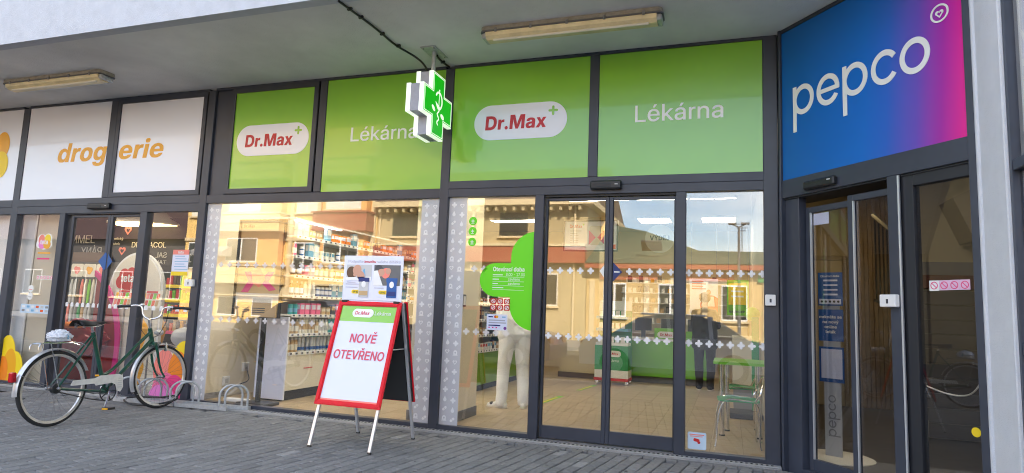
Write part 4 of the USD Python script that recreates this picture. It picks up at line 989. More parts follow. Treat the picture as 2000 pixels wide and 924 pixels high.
ab.add('lettering', onw('OTEVŘENO', h=.083, w=.525, bold=650, shear=.05, align='c', at=(LX0 + .335, .855 - .06)), 'pink_red', parent=sh)
ab.add('clear_strip', onb(sbox(LX0 + .045, zb_ + .045, LX1 - .045, zb_ + .06), .0024), 'salmon', parent=sh)
# header card slotted into the stand's top
hc = Thing('header_card', 'white advertising card with two photographs slotted above the red framed stand', 'poster', (-3.21, -.905, 1.29))
HX0, HX1, HZ0, HZ1 = -3.522, -2.882, 1.27, 1.722
def hcard(poly, lift=0, depth=.0012): return frame(extr(poly, depth), (0, -.915 - lift, 0), X_, Z_)
cd = hc.add('card', hcard(sbox(HX0, HZ0, HX1, HZ1), -.006, .004), 'paper')
for s_, x, w_, m, bo in (('Podpořte', HX0 + .045, .165, 'faint_ink', False), ('imunitu', HX0 + .222, .125, 'letter_red', True), ('vašeho děťátka', HX0 + .362, .245, 'faint_ink', False)):
    hc.add('lettering', frame(text(s_, .026, w_, bo, .001, at=(x, HZ1 - .068)), (0, -.9135, 0), X_, Z_), m, parent=cd)
def L(x, z): return HX0 + x * (HX1 - HX0), HZ1 - z * (HZ1 - HZ0)
def cpoly(pts): return Polygon([L(*p) for p in pts])
def patch(name, pts, m, lift): return hc.add(name, hcard(cpoly(pts) if isinstance(pts, list) else pts, lift), m, parent=cd)
def el(x, z, rx, rz_, rot=0): return affinity.rotate(affinity.scale(Point(*L(x, z)).buffer(1, 14), rx, rz_), rot)
A1 = cpoly([(.05, .19), (.48, .19), (.48, .52), (.05, .52)]); A2 = cpoly([(.52, .19), (.96, .19), (.96, .62), (.52, .62)])
patch('photograph', A1, 'pale_grey', -.0015)
for poly, m, li in ((el(.14, .36, .055, .06, 20), 'brown', .0002), (el(.23, .30, .045, .05, -30), 'skin', .0009), (el(.30, .42, .04, .05, 40), 'skin', .0016), (el(.20, .40, .02, .018), 'skin', .0023), (cpoly([(.33, .30), (.36, .27), (.38, .44), (.33, .42)]), 'sky_blue', .0009), (cpoly([(.05, .46), (.48, .44), (.48, .52), (.05, .52)]), 'white', .0016)):
    patch('picture_shape', poly.intersection(A1), m, li - .001)
patch('photograph', A2, 'mid_grey', -.0015)
for poly, m, li in ((el(.60, .27, .04, .035), 'ink', .0009), (el(.64, .35, .04, .035, 20), 'skin', .0016), (el(.72, .36, .045, .05, -20), 'salmon', .0009), (cpoly([(.52, .32), (.58, .30), (.68, .62), (.52, .62)]), 'white', .0023), (el(.76, .32, .03, .03), 'skin', .0023)):
    patch('picture_shape', poly.intersection(A2), m, li - .001)
for x, m, m2 in ((.36, 'navy', 'tan'), (.83, 'blue', 'navy')):
    c_ = patch('product_can', sbox(*L(x - .075, .86), *L(x + .075, .50)).buffer(.004), 'pale_grey' if x < .5 else 'blue', .0018)
    patch('can_lid', sbox(*L(x - .085, .54), *L(x + .085, .47)).buffer(.004), m, .0026)
    patch('can_print', el(x, .60, .024, .03), 'white', .0034); patch('can_print', sbox(*L(x - .07, .83), *L(x + .07, .74)), m2, .0034)
for x, s_ in ((.225, '499'), (.685, '439')):
    patch('price_pill', pill(L(x, 0)[0] - .045, L(x, 0)[0] + .05, L(0, .80)[1], L(0, .72)[1]), 'yellow', .0004)
    hc.add('lettering', frame(text(s_ + ' Kč', .020, .062, True, .001, align='c', at=(L(x, 0)[0], L(0, .785)[1])), (0, -.9175, 0), X_, Z_), 'ink', parent=cd)
for z, x0_, x1_ in ((.555, .07, .22), (.595, .05, .28), (.66, .05, .26), (.57, .54, .65), (.665, .54, .70), (.93, .04, .92)):
    patch('text_lines', sbox(*L(x0_, z + .012), *L(x1_, z)), 'faint_ink', .0011 if z < .9 else -.0015)

# ---------------------------------------------------------------- pharmacy interior
CZ = 3.20
fl = struct('pharmacy_floor', bx(-6.28, .46, .10, 9.0, -.20, -.0035), 'tile_joint')
tr = random.Random(5)
big, small = {'tile_beige': [], 'tile_beige_dark': []}, 0
for j in range(29):
    for i in range(22):
        x, y = -6.28 + i * .305, .112 + j * .305
        if x + .302 > .458:
            continue
        m_ = bx(x, x + .302, y, y + .302, -.02, 0.0 + tr.uniform(-.0004, .0004), .002); t_ = tr.choice(['tile_beige', 'tile_beige', 'tile_beige_dark'])
        if y < 5.0 and x > -5.2 and small < 290:
            put(fl, 'tile', m_, t_); small += 1
        else:
            big[t_].append(m_)
for t_, ms in big.items():
    put(fl, 'tile_field', cat(*ms), t_, kind='stuff')
struct('pharmacy_ceiling', bx(-6.28, .46, .115, 9.0, CZ, CZ + .05), 'cream_wall')
struct('pharmacy_wall', bx(-6.30, -6.272, .12, 9.0, 0, CZ), 'column_cream')
struct('pharmacy_wall', bx(.405, .458, .16, 9.0, 0, CZ), 'cream_wall')
bw = struct('pharmacy_wall', bx(-6.27, .40, 8.6, 8.7, 0, CZ), 'beige_wall')
put(bw, 'skirting', bx(-6.272, -6.255, .12, .66, 0, .07), 'grey')
lamp_label = ['square lit ceiling panel seen through the left door leaf', 'square lit ceiling panel seen through the right window', 'square lit ceiling panel left over the shelf aisle']
def panel_lamp(x, y, w, l, label, m='lit_panel'):
    t = Thing('ceiling_light', label, 'lamp', (x, y, CZ), group=None)
    t.add('frame', bx(x - w / 2 - .02, x + w / 2 + .02, y - l / 2 - .02, y + l / 2 + .02, CZ - .03, CZ - .002, .004), 'white')
    t.add('diffuser', bx(x - w / 2, x + w / 2, y - l / 2, y + l / 2, CZ - .035, CZ - .028), m)
panel_lamp(-1.42, 6.7, .60, .6, 'lit ceiling panel seen high in the right sliding door'); panel_lamp(-.20, 6.7, .60, .6, 'lit ceiling panel seen high in the right hand window')
panel_lamp(-4.35, 6.6, 1.0, .35, 'wide lit ceiling panel above the green opening hours cross')
panel_lamp(-3.2, 3.0, .6, .6, 'lit ceiling panel over the floor behind the column')
panel_lamp(-4.3, 2.7, .6, .6, 'lit ceiling panel over the shelf aisle behind the big window', )
panel_lamp(-.42, 4.35, .34, .06, 'short lit ceiling strip, left of two in the right window', 'lit_strip'); panel_lamp(-.06, 4.35, .30, .06, 'short lit ceiling strip, right of two in the right window', 'lit_strip')
panel_lamp(-2.1, 4.3, 1.0, .08, 'lit ceiling strip at the top of the left sliding door', 'lit_strip'); panel_lamp(-1.05, 4.3, .8, .08, 'lit ceiling strip at the top of the right sliding door', 'lit_strip')
panel_lamp(-6.0, .62, .42, .9, 'lit ceiling panel in the corner above the framed poster stand')
panel_lamp(-4.8, .65, .6, .9, 'lit ceiling panel just inside the big window, nearer the shelving')
panel_lamp(-3.9, .65, .6, .9, 'lit ceiling panel just inside the big window, nearer the column')
panel_lamp(-2.3, .55, .7, .7, 'lit ceiling panel beside the cream column')
panel_lamp(-1.6, 2.2, .6, .6, 'lit ceiling panel just inside the sliding doors')

# column behind the left pane, sockets and cables at the left wall
co = Thing('column', 'cream square column with grey plinth behind the pane left of the green cross', 'column', (-3.15, .72, 0))
co.add('shaft', bx(-3.42, -2.885, .36, 1.08, .10, CZ), 'column_cream'); co.add('plinth', bx(-3.43, -2.875, .35, 1.09, 0, .11, .003), 'mid_grey')
kb = one('key_box', bx(-2.90, -2.86, .48, .58, 1.28, 1.42, .006), 'black', 'small black and white key box fixed to the cream column', 'box')
put(kb, 'key_face', bx(-2.861, -2.857, .50, .56, 1.30, 1.40), 'white')
for y, z, lb in ((.67, .19, 'lower white socket on the left wall behind the bicycle rack'), (1.01, .35, 'upper white socket on the left wall with black plug')):
    s_ = one('wall_socket', bx(-6.272, -6.245, y - .06, y + .06, z - .05, z + .07, .006), 'white', lb, 'socket')
    put(s_, 'socket_face', bx(-6.246, -6.242, y - .03, y + .03, z - .02, z + .04, .002), 'pale_grey')
one('plug_cable', tube(smooth_path([(-6.23, 1.01, .36), (-6.12, .92, .26), (-6.0, .75, .20), (-6.05, .5, .12), (-6.0, .42, .02)], 8), .007, 6), 'black', 'black cable hanging from the socket to the floor behind the window', 'cable', True)
one('power_strip', bx(-5.98, -5.62, .34, .42, .0, .045, .01), 'white', 'white power strip lying on the floor beside the poster stand base', 'power strip')

# poster stand with a large screen-like frame behind the big window
ps = Thing('poster_stand_post', 'black post stand holding a tall framed poster behind the big window', 'poster stand', (-5.44, .30, 0))
ps.add('base', bx(-5.66, -5.22, .20, .46, 0, .035, .008), 'black'); ps.add('post', bx(-5.475, -5.415, .31, .35, .035, 1.10, .006), 'black')
ps.add('label_box', bx(-5.87, -5.24, .27, .31, 1.06, 1.225, .004), 'tan'); ps.add('text_lines', cat(*[bx(-5.74, -5.40, .268, .271, z, z + .010) for z in (1.11, 1.135, 1.16)]), 'ink', kind='stuff')
fr_ = sbox(-5.93, 1.05, -5.21, 2.28).difference(sbox(-5.905, 1.075, -5.235, 2.255))
ps.add('poster_frame', frame(extr(fr_, .03), (0, .33, 0), X_, Z_), 'black')
sc = ps.add('poster', frame(extr(sbox(-5.91, 1.07, -5.23, 2.26), .006), (0, .328, 0), X_, Z_), 'tan')
ps.add('poster_band', frame(extr(sbox(-5.905, 1.235, -5.235, 1.35), .002), (0, .320, 0), X_, Z_), 'cream', parent=sc)
ps.add('logo', frame(text('Dr.Max', .036, .17, True, .002, at=(-5.87, 2.18)), (0, .3205, 0), X_, Z_), 'red', parent=sc)
for pts, m in (([(-5.80, 1.62), (-5.70, 1.62), (-5.62, 1.50), (-5.72, 1.36), (-5.83, 1.36), (-5.73, 1.50)], 'magenta'), ([(-5.34, 1.62), (-5.44, 1.62), (-5.54, 1.49), (-5.40, 1.38), (-5.30, 1.40), (-5.42, 1.50)], 'magenta'), ([(-5.70, 1.66), (-5.55, 1.66), (-5.47, 1.52), (-5.56, 1.42), (-5.66, 1.48)], 'salmon')):
    ps.add('poster_shape', frame(extr(Polygon(pts), .002 if m == 'magenta' else .003), (0, .3205, 0), X_, Z_), m, parent=sc)

# tall shelving along the left side, seen end on
def shelving(name, label, x0, x1, y0, y1, levels, top, body, front=1, drawers=True, rail_m='white', end='white', base_z=.12):
    t = Thing(name, label, 'shelving', ((x0 + x1) / 2, y0, 0))
    xf = x1 if front > 0 else x0
    t.add('end_panel', bx(x0, x1, y0, y0 + .022, .02, 1.06 if drawers else top, .002), end); t.add('end_panel', bx(x0, x1, y1 - .022, y1, .02, top, .002), end)
    t.add('back_panel', bx(x0 + .0, x0 + .02, y0 + .023, y1 - .023, .1, top, .001), body)
    t.add('plinth', bx(x0 + .02, x1 - .06, y0 + .03, y1 - .03, 0, base_z), 'black_matt')
    n = max(1, int(round((y1 - y0) / .95)))
    if drawers:
        for k_ in range(n):
            a_, b_ = y0 + .024 + (y1 - y0 - .048) * k_ / n, y0 + .024 + (y1 - y0 - .048) * (k_ + 1) / n
            q = t.add('drawer', bx(x1 - .42 if x1 - x0 > .42 else x0 + .02, x1 - .002, a_ + .003, b_ - .003, base_z + .01, levels[0] - .012, .003), 'cream')
            t.add('handle', bx(x1 - .003, x1 + .012, (a_ + b_) / 2 - .09, (a_ + b_) / 2 + .09, .39, .402, .003), 'red', parent=q)
    for z in levels:
        s_ = t.add('shelf', bx(x0 + .02, x1, y0 + .024, y1 - .024, z - .012, z + .010, .002), 'white')
        t.add('price_rail', bx(x1, x1 + .008, y0 + .024, y1 - .024, z - .028, z + .014, .001), rail_m, parent=s_)
        t.add('price_tags', cat(*[bx(x1 + .008, x1 + .011, y, y + .052, z - .024, z + .012) for y in np.arange(y0 + .05, y1 - .1, .115)]), 'paper', parent=s_, kind='stuff')
        t.add('tag_prints', cat(*[bx(x1 + .011, x1 + .0125, y + .008, y + .044, z - .014, z + .006) for y in np.arange(y0 + .05, y1 - .1, .115)]), 'ink', parent=s_, kind='stuff')
    for k_ in range(1, n):
        y = y0 + (y1 - y0) * k_ / n
        t.add('upright', bx(x0 + .021, x0 + .05, y - .015, y + .015, levels[0], top), 'white')
    return t
LV = [.60, .84, 1.09, 1.34, 1.60, 1.86, 2.12]
sh_ = shelving('shelving', 'white shelving full of bottles behind the big window with drawers below', -5.77, -5.35, .68, 6.0, LV, 2.30, 'cream_wall')
sh_.add('light_strip', bx(-5.42, -5.38, .72, 1.75, 2.325, 2.335), 'lit_strip'); sh_.add('top_board', bx(-5.77, -5.36, .68, 6.0, 2.336, 2.36, .002), 'white')
sh_.add('pale_board', bx(-5.79, -5.335, .655, .677, .03, 1.065, .002), 'paper')

# products: one of each kind is built, the others are copies of it
def bottle(name, label, m, cap, prof, capprof, loc, band=None, group=None):
    t = Thing(name, label, 'bottle', loc, 0, group, local=True)
    t.add('body', lathe(prof, 10), m, 40); t.add('cap', lathe(capprof, 8), cap, 40)
    if band:
        r_ = max(p[0] for p in prof) + .0012; t.add('label_band', lathe([(r_, band[0]), (r_, band[1])], 10), band[2], 40)
    return t
def boxed(name, label, w, d_, h, m, m2, loc, group, catg='box'):
    t = Thing(name, label, catg, loc, 0, group, local=True)
    t.add('carton', bx(-w / 2, w / 2, -d_ / 2, d_ / 2, 0, h, .001), m)
    t.add('print', cat(bx(w / 2, w / 2 + .001, -d_ / 2 + .008, d_ / 2 - .008, h * .45, h * .85), bx(-w / 2 + .008, w / 2 - .008, -d_ / 2 - .001, -d_ / 2, h * .45, h * .85)), m2)
    return t
pr = random.Random(21)
K1 = []
tall = [(.026, 0), (.028, .01), (.028, .13), (.022, .15), (.012, .16)]; tcap = [(.013, .158), (.013, .185), (.010, .187)]
kinds = {}
def product(kind, loc, label, group, rz=0.0):
    if kind not in kinds:
        k_, *a_ = KIND[kind]
        kinds[kind] = bottle('bottle', label, a_[0], a_[1], tall if a_[2] == 't' else [(.03, 0), (.031, .01), (.031, .09), (.028, .10)] if a_[2] == 'j' else [(.022, 0), (.024, .01), (.024, .175), (.014, .19)],
                             tcap if a_[2] == 't' else [(.030, .10), (.030, .128), (.028, .13)] if a_[2] == 'j' else [(.016, .188), (.018, .19), (.018, .235), (.015, .238)], loc, a_[3], group) if k_ == 'b' else \
            boxed('carton', label, *a_, loc, group)
    else:
        copy_of(kinds[kind], loc, rz, label, group)
KIND = {'white_b': ('b', 'white_gloss', 'white', 't', (.03, .10, 'pale_grey')), 'tan_b': ('b', 'tan', 'cream', 't', (.03, .10, 'cream')), 'green_b': ('b', 'sky_blue', 'leaf_green', 't', (.04, .09, 'deep_green')),
        'blue_spray': ('b', 'pale_grey', 'teal', 's', (.02, .06, 'blue')), 'blue_b': ('b', 'sky_blue', 'teal', 't', (.03, .09, 'blue')), 'jar_w': ('b', 'white_gloss', 'cream', 'j', (.03, .08, 'amber')), 'jar_y': ('b', 'yellow', 'blue', 't', (.03, .10, 'blue')),
        'jar_t': ('b', 'teal', 'teal', 'j', (.03, .08, 'sky_blue')), 'cream_b': ('b', 'cream', 'cream', 's', (.05, .12, 'tan')),
        'pink_b': ('b', 'pink', 'white', 't', (.03, .10, 'white')), 'teal_b': ('b', 'teal', 'white', 's', (.04, .13, 'pale_grey')), 'amber_b': ('b', 'brown', 'white', 't', (.03, .10, 'paper')), 'blue_j': ('b', 'blue', 'white', 'j', (.03, .08, 'paper')),
        'tall_c': ('c', .06, .10, .19, 'sky_blue', 'white'), 'pink_c': ('c', .05, .09, .15, 'pink', 'paper'), 'orange_c': ('c', .05, .11, .12, 'orange', 'paper'), 'purple_c': ('c', .05, .07, .13, 'purple', 'navy'), 'white_c': ('c', .04, .075, .11, 'white', 'sky_blue'), 'tan_c': ('c', .045, .08, .10, 'tan', 'cream'), 'red_c': ('c', .04, .07, .10, 'white', 'red'), 'green_c': ('c', .04, .075, .10, 'white', 'leaf_green'), 'ink_c': ('c', .05, .09, .14, 'ink', 'tan'), 'amber_c': ('c', .04, .08, .09, 'amber', 'white')}
def shelf_row(x, z, y0, y1, kinds_, step, where, depth2=None):
    y, nn = y0, 0
    while y < y1:
        k_ = kinds_[int(y * 3.1) % len(kinds_)] if pr.random() < .75 else pr.choice(kinds_)
        nm = {'b': 'bottle', 'c': 'carton'}[KIND[k_][0]]
        desc = {'pink_b': 'pink bottle', 'teal_b': 'teal spray can', 'amber_b': 'brown bottle', 'blue_j': 'blue jar', 'tall_c': 'tall blue carton', 'pink_c': 'pink carton', 'orange_c': 'orange carton', 'white_b': 'white bottle', 'tan_b': 'tan bottle', 'green_b': 'pale bottle with green cap', 'blue_spray': 'pale grey spray can with teal cap', 'blue_b': 'pale blue bottle with teal cap', 'jar_w': 'white jar', 'jar_y': 'yellow bottle with blue cap', 'jar_t': 'teal jar', 'cream_b': 'cream spray can', 'purple_c': 'purple carton', 'white_c': 'white and blue carton', 'tan_c': 'tan carton', 'red_c': 'white and red carton', 'green_c': 'white and green carton', 'ink_c': 'black carton', 'amber_c': 'amber carton'}[k_]
        product(k_, (x + pr.uniform(-.008, .008), y, z), desc.replace('pale grey spray can with teal cap', 'teal capped spray can').replace('with green cap', 'green capped').replace('pale bottle green capped', 'green capped bottle').replace('yellow bottle with blue cap', 'yellow bottle').replace('pale blue bottle with teal cap', 'pale blue bottle') + ', ' + ordinal(nn) + ' from the window ' + where.replace('of the white shelving', 'at left').replace('behind the person in white', 'by the white trousers'), desc + 's ' + where, pr.uniform(-.05, .05))
        y += step * pr.uniform(.92, 1.2); nn += 1
XS = -5.41
shelf_row(XS, .611, .76, 2.4, ['purple_c', 'green_b', 'tan_b', 'blue_spray', 'blue_spray', 'blue_b', 'blue_b'], .078, 'on the bottom shelf of the white shelving')
shelf_row(XS, .851, .76, 2.4, ['white_b', 'pink_b', 'tan_b', 'cream_b', 'white_b', 'teal_b'], .072, 'on the second shelf of the white shelving')
shelf_row(XS, 1.101, .76, 2.6, ['ink_c', 'tall_c', 'jar_t', 'pink_c', 'tan_c'], .11, 'on the third shelf of the white shelving')
shelf_row(XS, 1.351, .76, 4.2, ['jar_w', 'jar_y', 'amber_b', 'white_b', 'blue_j', 'tall_c'], .085, 'on the fourth shelf of the white shelving')
shelf_row(XS, 1.611, .76, 4.4, ['orange_c', 'white_c', 'amber_b', 'pink_c', 'tan_b'], .12, 'on the fifth shelf of the white shelving')
shelf_row(XS, 1.871, .76, 4.4, ['blue_j', 'tan_c', 'pink_b', 'tall_c', 'white_c'], .13, 'on the sixth shelf of the white shelving')
shelf_row(XS, 2.131, .80, 4.4, ['ink_c', 'orange_c', 'tall_c', 'tan_c'], .16, 'on the top shelf of the white shelving')

# middle gondola with green base
gm = shelving('shelving', 'shelving with green base behind the person in white', -4.35, -3.65, 2.7, 5.4, [.62, .86, 1.10, 1.34, 1.58], 1.85, 'cream', drawers=False, end='cabinet_green')
gm.add('green_base', bx(-4.36, -3.66, 2.69, 5.41, .10, .60, .003), 'cabinet_green')
shelf_row(-3.71, .631, 2.8, 4.6, ['tan_c', 'ink_c', 'red_c', 'white_c'], .10, 'on the lowest shelf behind the person in white')
shelf_row(-3.71, .871, 2.8, 4.6, ['tan_c', 'red_c', 'ink_c'], .12, 'on the second shelf behind the person in white')
shelf_row(-3.71, 1.111, 2.8, 4.6, ['ink_c', 'white_c', 'tan_c'], .13, 'on the third shelf behind the person in white')
shelf_row(-3.71, 1.351, 2.8, 4.6, ['red_c', 'amber_c'], .16, 'on the fourth shelf behind the person in white')

# pier, hanging poster, rear counters
pi_ = Thing('column', 'wide beige pier behind the left sliding door leaf', 'column', (-2.83, 6.7, 0))
pi_.add('shaft', bx(-3.22, -2.46, 6.36, 7.1, .09, CZ), 'beige_wall'); pi_.add('plinth', bx(-3.24, -2.44, 6.34, 7.12, 0, .10, .003), 'brown')
hp = Thing('hanging_poster', 'black framed poster with pink product hanging in front of the beige pier', 'poster', (-2.47, 5.5, 2.4))
def hz(m, o=0): return frame(m, (0, 5.5 - o, 0), X_, Z_)
hp.add('poster_frame', hz(extr(sbox(-2.99, 2.42, -1.95, 3.01).difference(sbox(-2.965, 2.445, -1.975, 2.985)), .03)), 'black'); sp_ = hp.add('sheet', hz(extr(sbox(-2.97, 2.44, -1.97, 2.99), .015)), 'paper')
hp.add('logo', hz(text('Dr.Max', .062, .24, True, .002, at=(-2.87, 2.865)), .0155), 'letter_red', parent=sp_); hp.add('logo_plus', hz(extr(plus(-2.605, 2.925, .02, .3), .002), .0155), 'leaf_green', parent=sp_)
hp.add('text_lines', hz(extr(unary_union([sbox(-2.86, 2.80 - .045 * k, -2.86 + (.22, .14, .04, .05, .04, .05, .2)[k], 2.812 - .045 * k) for k in range(7)] + [sbox(-2.78, 2.71 - .045 * k, -2.70, 2.722 - .045 * k) for k in range(4)]), .002), .0155), 'faint_ink', parent=sp_, kind='stuff')
hp.add('product_picture', hz(extr(pill(-2.49, -2.22, 2.54, 2.90, .04), .002), .0155), 'pale_grey', parent=sp_)
hp.add('product_picture', hz(extr(pill(-2.17, -2.02, 2.56, 2.86, .04), .002), .0155), 'pale_grey', parent=sp_)
for pts in ([(-2.50, 2.82), (-2.37, 2.68), (-2.50, 2.54)], [(-2.21, 2.82), (-2.34, 2.68), (-2.21, 2.56)]):
    hp.add('pink_shape', hz(extr(Polygon(pts), .002), .0177), 'magenta', parent=sp_)
hp.add('price_flash', hz(extr(sbox(-2.04, 2.47, -1.99, 2.55), .002), .0155), 'orange_red', parent=sp_)
for x in (-2.9, -2.04):
    hp.add('wire', tube([(x, 5.49, 3.0), (x, 5.49, CZ)], .003, 5), 'steel')
rs = Thing('round_sign', 'round cream sign hanging over the rear counter behind the right door leaf', 'sign', (-1.2, 6.0, 2.7))
rs.add('disc', frame(extr(Point(-1.25, 2.72).buffer(.27, 24), .02), (0, 6.0, 0), X_, Z_), 'cream'); rs.add('lettering', frame(text('VÝDEJ', .09, .36, True, .002, align='c', at=(-1.25, 2.69)), (0, 5.98, 0), X_, Z_), 'ink')
rs.add('wire', tube([(-1.25, 5.99, 2.98), (-1.25, 5.99, CZ)], .004, 5), 'steel')
ct = Thing('service_counter', 'long bright green service counter along the rear of the pharmacy', 'counter', (-1.1, 6.6, 0))
ct.add('front', bx(-1.85, -.36, 6.32, 6.36, .12, .80, .003), 'leaf_green'); ct.add('plinth', bx(-1.85, -.38, 6.37, 6.8, 0, .12), 'mid_grey'); ct.add('top', bx(-1.88, -.33, 6.28, 6.95, .80, .84, .006), 'white'); ct.add('body', bx(-1.84, -.37, 6.365, 6.9, .12, .80), 'cream')
ct.add('desk', bx(-1.36, -.90, 6.30, 6.34, .84, 1.04, .003), 'leaf_green'); ct.add('desk', bx(-.80, -.40, 6.30, 6.34, .84, 1.0, .003), 'leaf_green')
ct.add('logo_pill', frame(extr(pill(-1.30, -.98, .86, .98), .004), (0, 6.299, 0), X_, Z_), 'white'); ct.add('lettering', frame(text('Dr.Max', .05, .22, True, .002, at=(-1.25, .895)), (0, 6.294, 0), X_, Z_), 'letter_red')
for x in (-1.6, -1.1, -.6):
    q = ct.add('till_screen', bx(x - .16, x + .16, 6.55, 6.58, .98, 1.22, .004), 'ink'); ct.add('till_foot', bx(x - .04, x + .04, 6.55, 6.6, .84, .98), 'ink', parent=q)
sr = Thing('wall_shelves', 'wall of small medicine boxes behind the rear counter', 'shelving', (-1.2, 8.2, 0))
sr.add('back_panel', bx(-2.3, .36, 8.42, 8.45, .4, 2.1), 'cream')
for z in (.9, 1.12, 1.34, 1.56, 1.78, 2.0):
    sr.add('shelf', bx(-2.3, .36, 8.12, 8.42, z - .02, z, .002), 'white')
    x, nn = -2.24, 0; row = {.9: 'lowest', 1.12: 'second', 1.34: 'third', 1.56: 'fourth', 1.78: 'fifth', 2.0: 'top'}[z]
    while x < .3:
        k_ = pr.choice(['amber_c', 'white_c', 'red_c', 'green_c', 'ink_c', 'tan_c', 'white_c'])
        if z > .95 and x < -.3:
            product(k_, (x, 8.17, z + .001), k_.split('_')[0].replace('ink', 'black').replace('white', 'white and blue').replace('red', 'white and red').replace('green', 'white and green') + ' carton, ' + ordinal(nn) + ' from left on the ' + row + ' shelf behind the counter', 'cartons on the shelves behind the rear counter', PI / 2)
        x += pr.uniform(.10, .16); nn += 1
for x0_, x1_, z0_, z1_, m, nm, lb in ((-.76, -.22, 1.36, 2.05, 'sky_blue', 'wall_poster', 'pale blue poster with red circle on the rear wall'), (-.05, .36, 1.34, 2.04, 'leaf_green', 'wall_poster', 'bright green poster on the rear wall behind the right window')):
    w_ = Thing(nm, lb, 'poster', ((x0_ + x1_) / 2, 7.2, z0_))
    s_ = w_.add('sheet', bx(x0_, x1_, 7.2, 7.22, z0_, z1_, .002), 'paper' if m == 'sky_blue' else 'leaf_green')
    for x in (x0_ + .03, x1_ - .03):
        w_.add('hanger', tube([(x, 7.21, z1_), (x, 7.21, CZ)], .004, 5), 'steel')
    if m == 'sky_blue':
        for pg, mm, o in ((Point(-.36, 1.52).buffer(.20, 20).intersection(sbox(x0_, z0_, x1_, z1_)), 'orange_red', .002), (affinity.scale(Point(-.40, 1.78).buffer(1), .045, .055), 'skin', .0026), (Polygon([(-.50, 1.70), (-.30, 1.70), (-.28, 1.50), (-.54, 1.50)]), 'white', .0034), (unary_union([sbox(-.72, 1.99 - .05 * k, -.50 + .05 * (k % 2), 2.01 - .05 * k) for k in range(4)]), 'salmon', .0026)):
            w_.add('picture_shape', frame(extr(pg, .001), (0, 7.2 - o, 0), X_, Z_), mm, parent=s_)
    else:
        for pg, mm, o in ((sbox(x0_ + .03, 1.55, x1_ - .05, 1.98), 'yellow', .002), (unary_union([sbox(x0_ + .08, 1.90 - .1 * k, x1_ - .10, 1.93 - .1 * k) for k in range(3)]), 'white', .003)):
            w_.add('picture_shape', frame(extr(pg, .001), (0, 7.2 - o, 0), X_, Z_), mm, parent=s_)
        w_.add('lettering', frame(text('NA RECEPT', .045, .33, True, .001, align='c', at=((x0_ + x1_) / 2, 1.39)), (0, 7.199, 0), X_, Z_), 'ink', parent=s_)
# free-standing green display on castors
gd = Thing('display_stand', 'green and white cardboard display on red castor base behind the sliding doors', 'display stand', (-2.03, 5.5, 0))
gd.add('base', bx(-2.35, -1.72, 5.5, 5.95, .07, .12, .004), 'red'); gd.add('white_band', bx(-2.34, -1.73, 5.505, 5.94, .12, .26, .002), 'white'); gd.add('front', bx(-2.34, -1.73, 5.505, 5.94, .262, .70, .002), 'deep_green')
for sx in (-2.31, -1.76):
    for y in (5.55, 5.9):
        gd.add('castor', mv(lathe([(.02, -.012), (.032, -.008), (.032, .008), (.02, .012)], 12), (sx, y, .033), rx=PI / 2), 'chrome', 30)
gd.add('logo_pill', frame(extr(pill(-2.15, -1.86, .50, .61), .003), (0, 5.504, 0), X_, Z_), 'white'); gd.add('lettering', frame(text('Dr.Max', .045, .19, True, .002, at=(-2.10, .533)), (0, 5.50, 0), X_, Z_), 'letter_red'); gd.add('lettering', frame(text('Lékárna', .05, .23, False, .002, at=(-2.13, .41)), (0, 5.504, 0), X_, Z_), 'white')
gd.add('back_panel', bx(-2.34, -1.73, 5.90, 5.94, .70, 1.50, .002), 'deep_green'); gd.add('header', bx(-2.34, -1.73, 5.86, 5.90, 1.34, 1.52, .002), 'white')
for z in (.70, .96, 1.18):
    gd.add('tray', bx(-2.33, -1.74, 5.52, 5.90, z, z + .05, .003), 'white' if z < .8 else 'sky_blue')
    for k_ in range(5):
        product(['red_c', 'white_c', 'green_c'][int(z * 10) % 3], (-2.24 + .10 * k_, 5.56, z + .052), ['white and red', 'white and blue', 'white and green'][int(z * 10) % 3] + ' carton, ' + ordinal(k_) + ' from left on a tray of the green castor display', 'cartons on the green castor display', PI / 2)
# floor markings
for x0_, y0_, x1_, y1_, lb in ((-2.49, 2.45, -2.42, 3.40, 'nearer green stripe stuck on the pharmacy floor'), (-2.36, 4.25, -2.27, 5.30, 'farther green stripe stuck on the pharmacy floor')):
    q = one('floor_stripe', mv(bx(-.045, .045, -.48, .48, 0, .0016), ((x0_ + x1_) / 2, (y0_ + y1_) / 2, .0012), -.08), 'leaf_green', lb, 'floor sticker')
    put(q, 'yellow_text', mv(bx(-.018, .018, -.42, .30, 0, .001), ((x0_ + x1_) / 2, (y0_ + y1_) / 2, .0029), -.08), 'yellow')
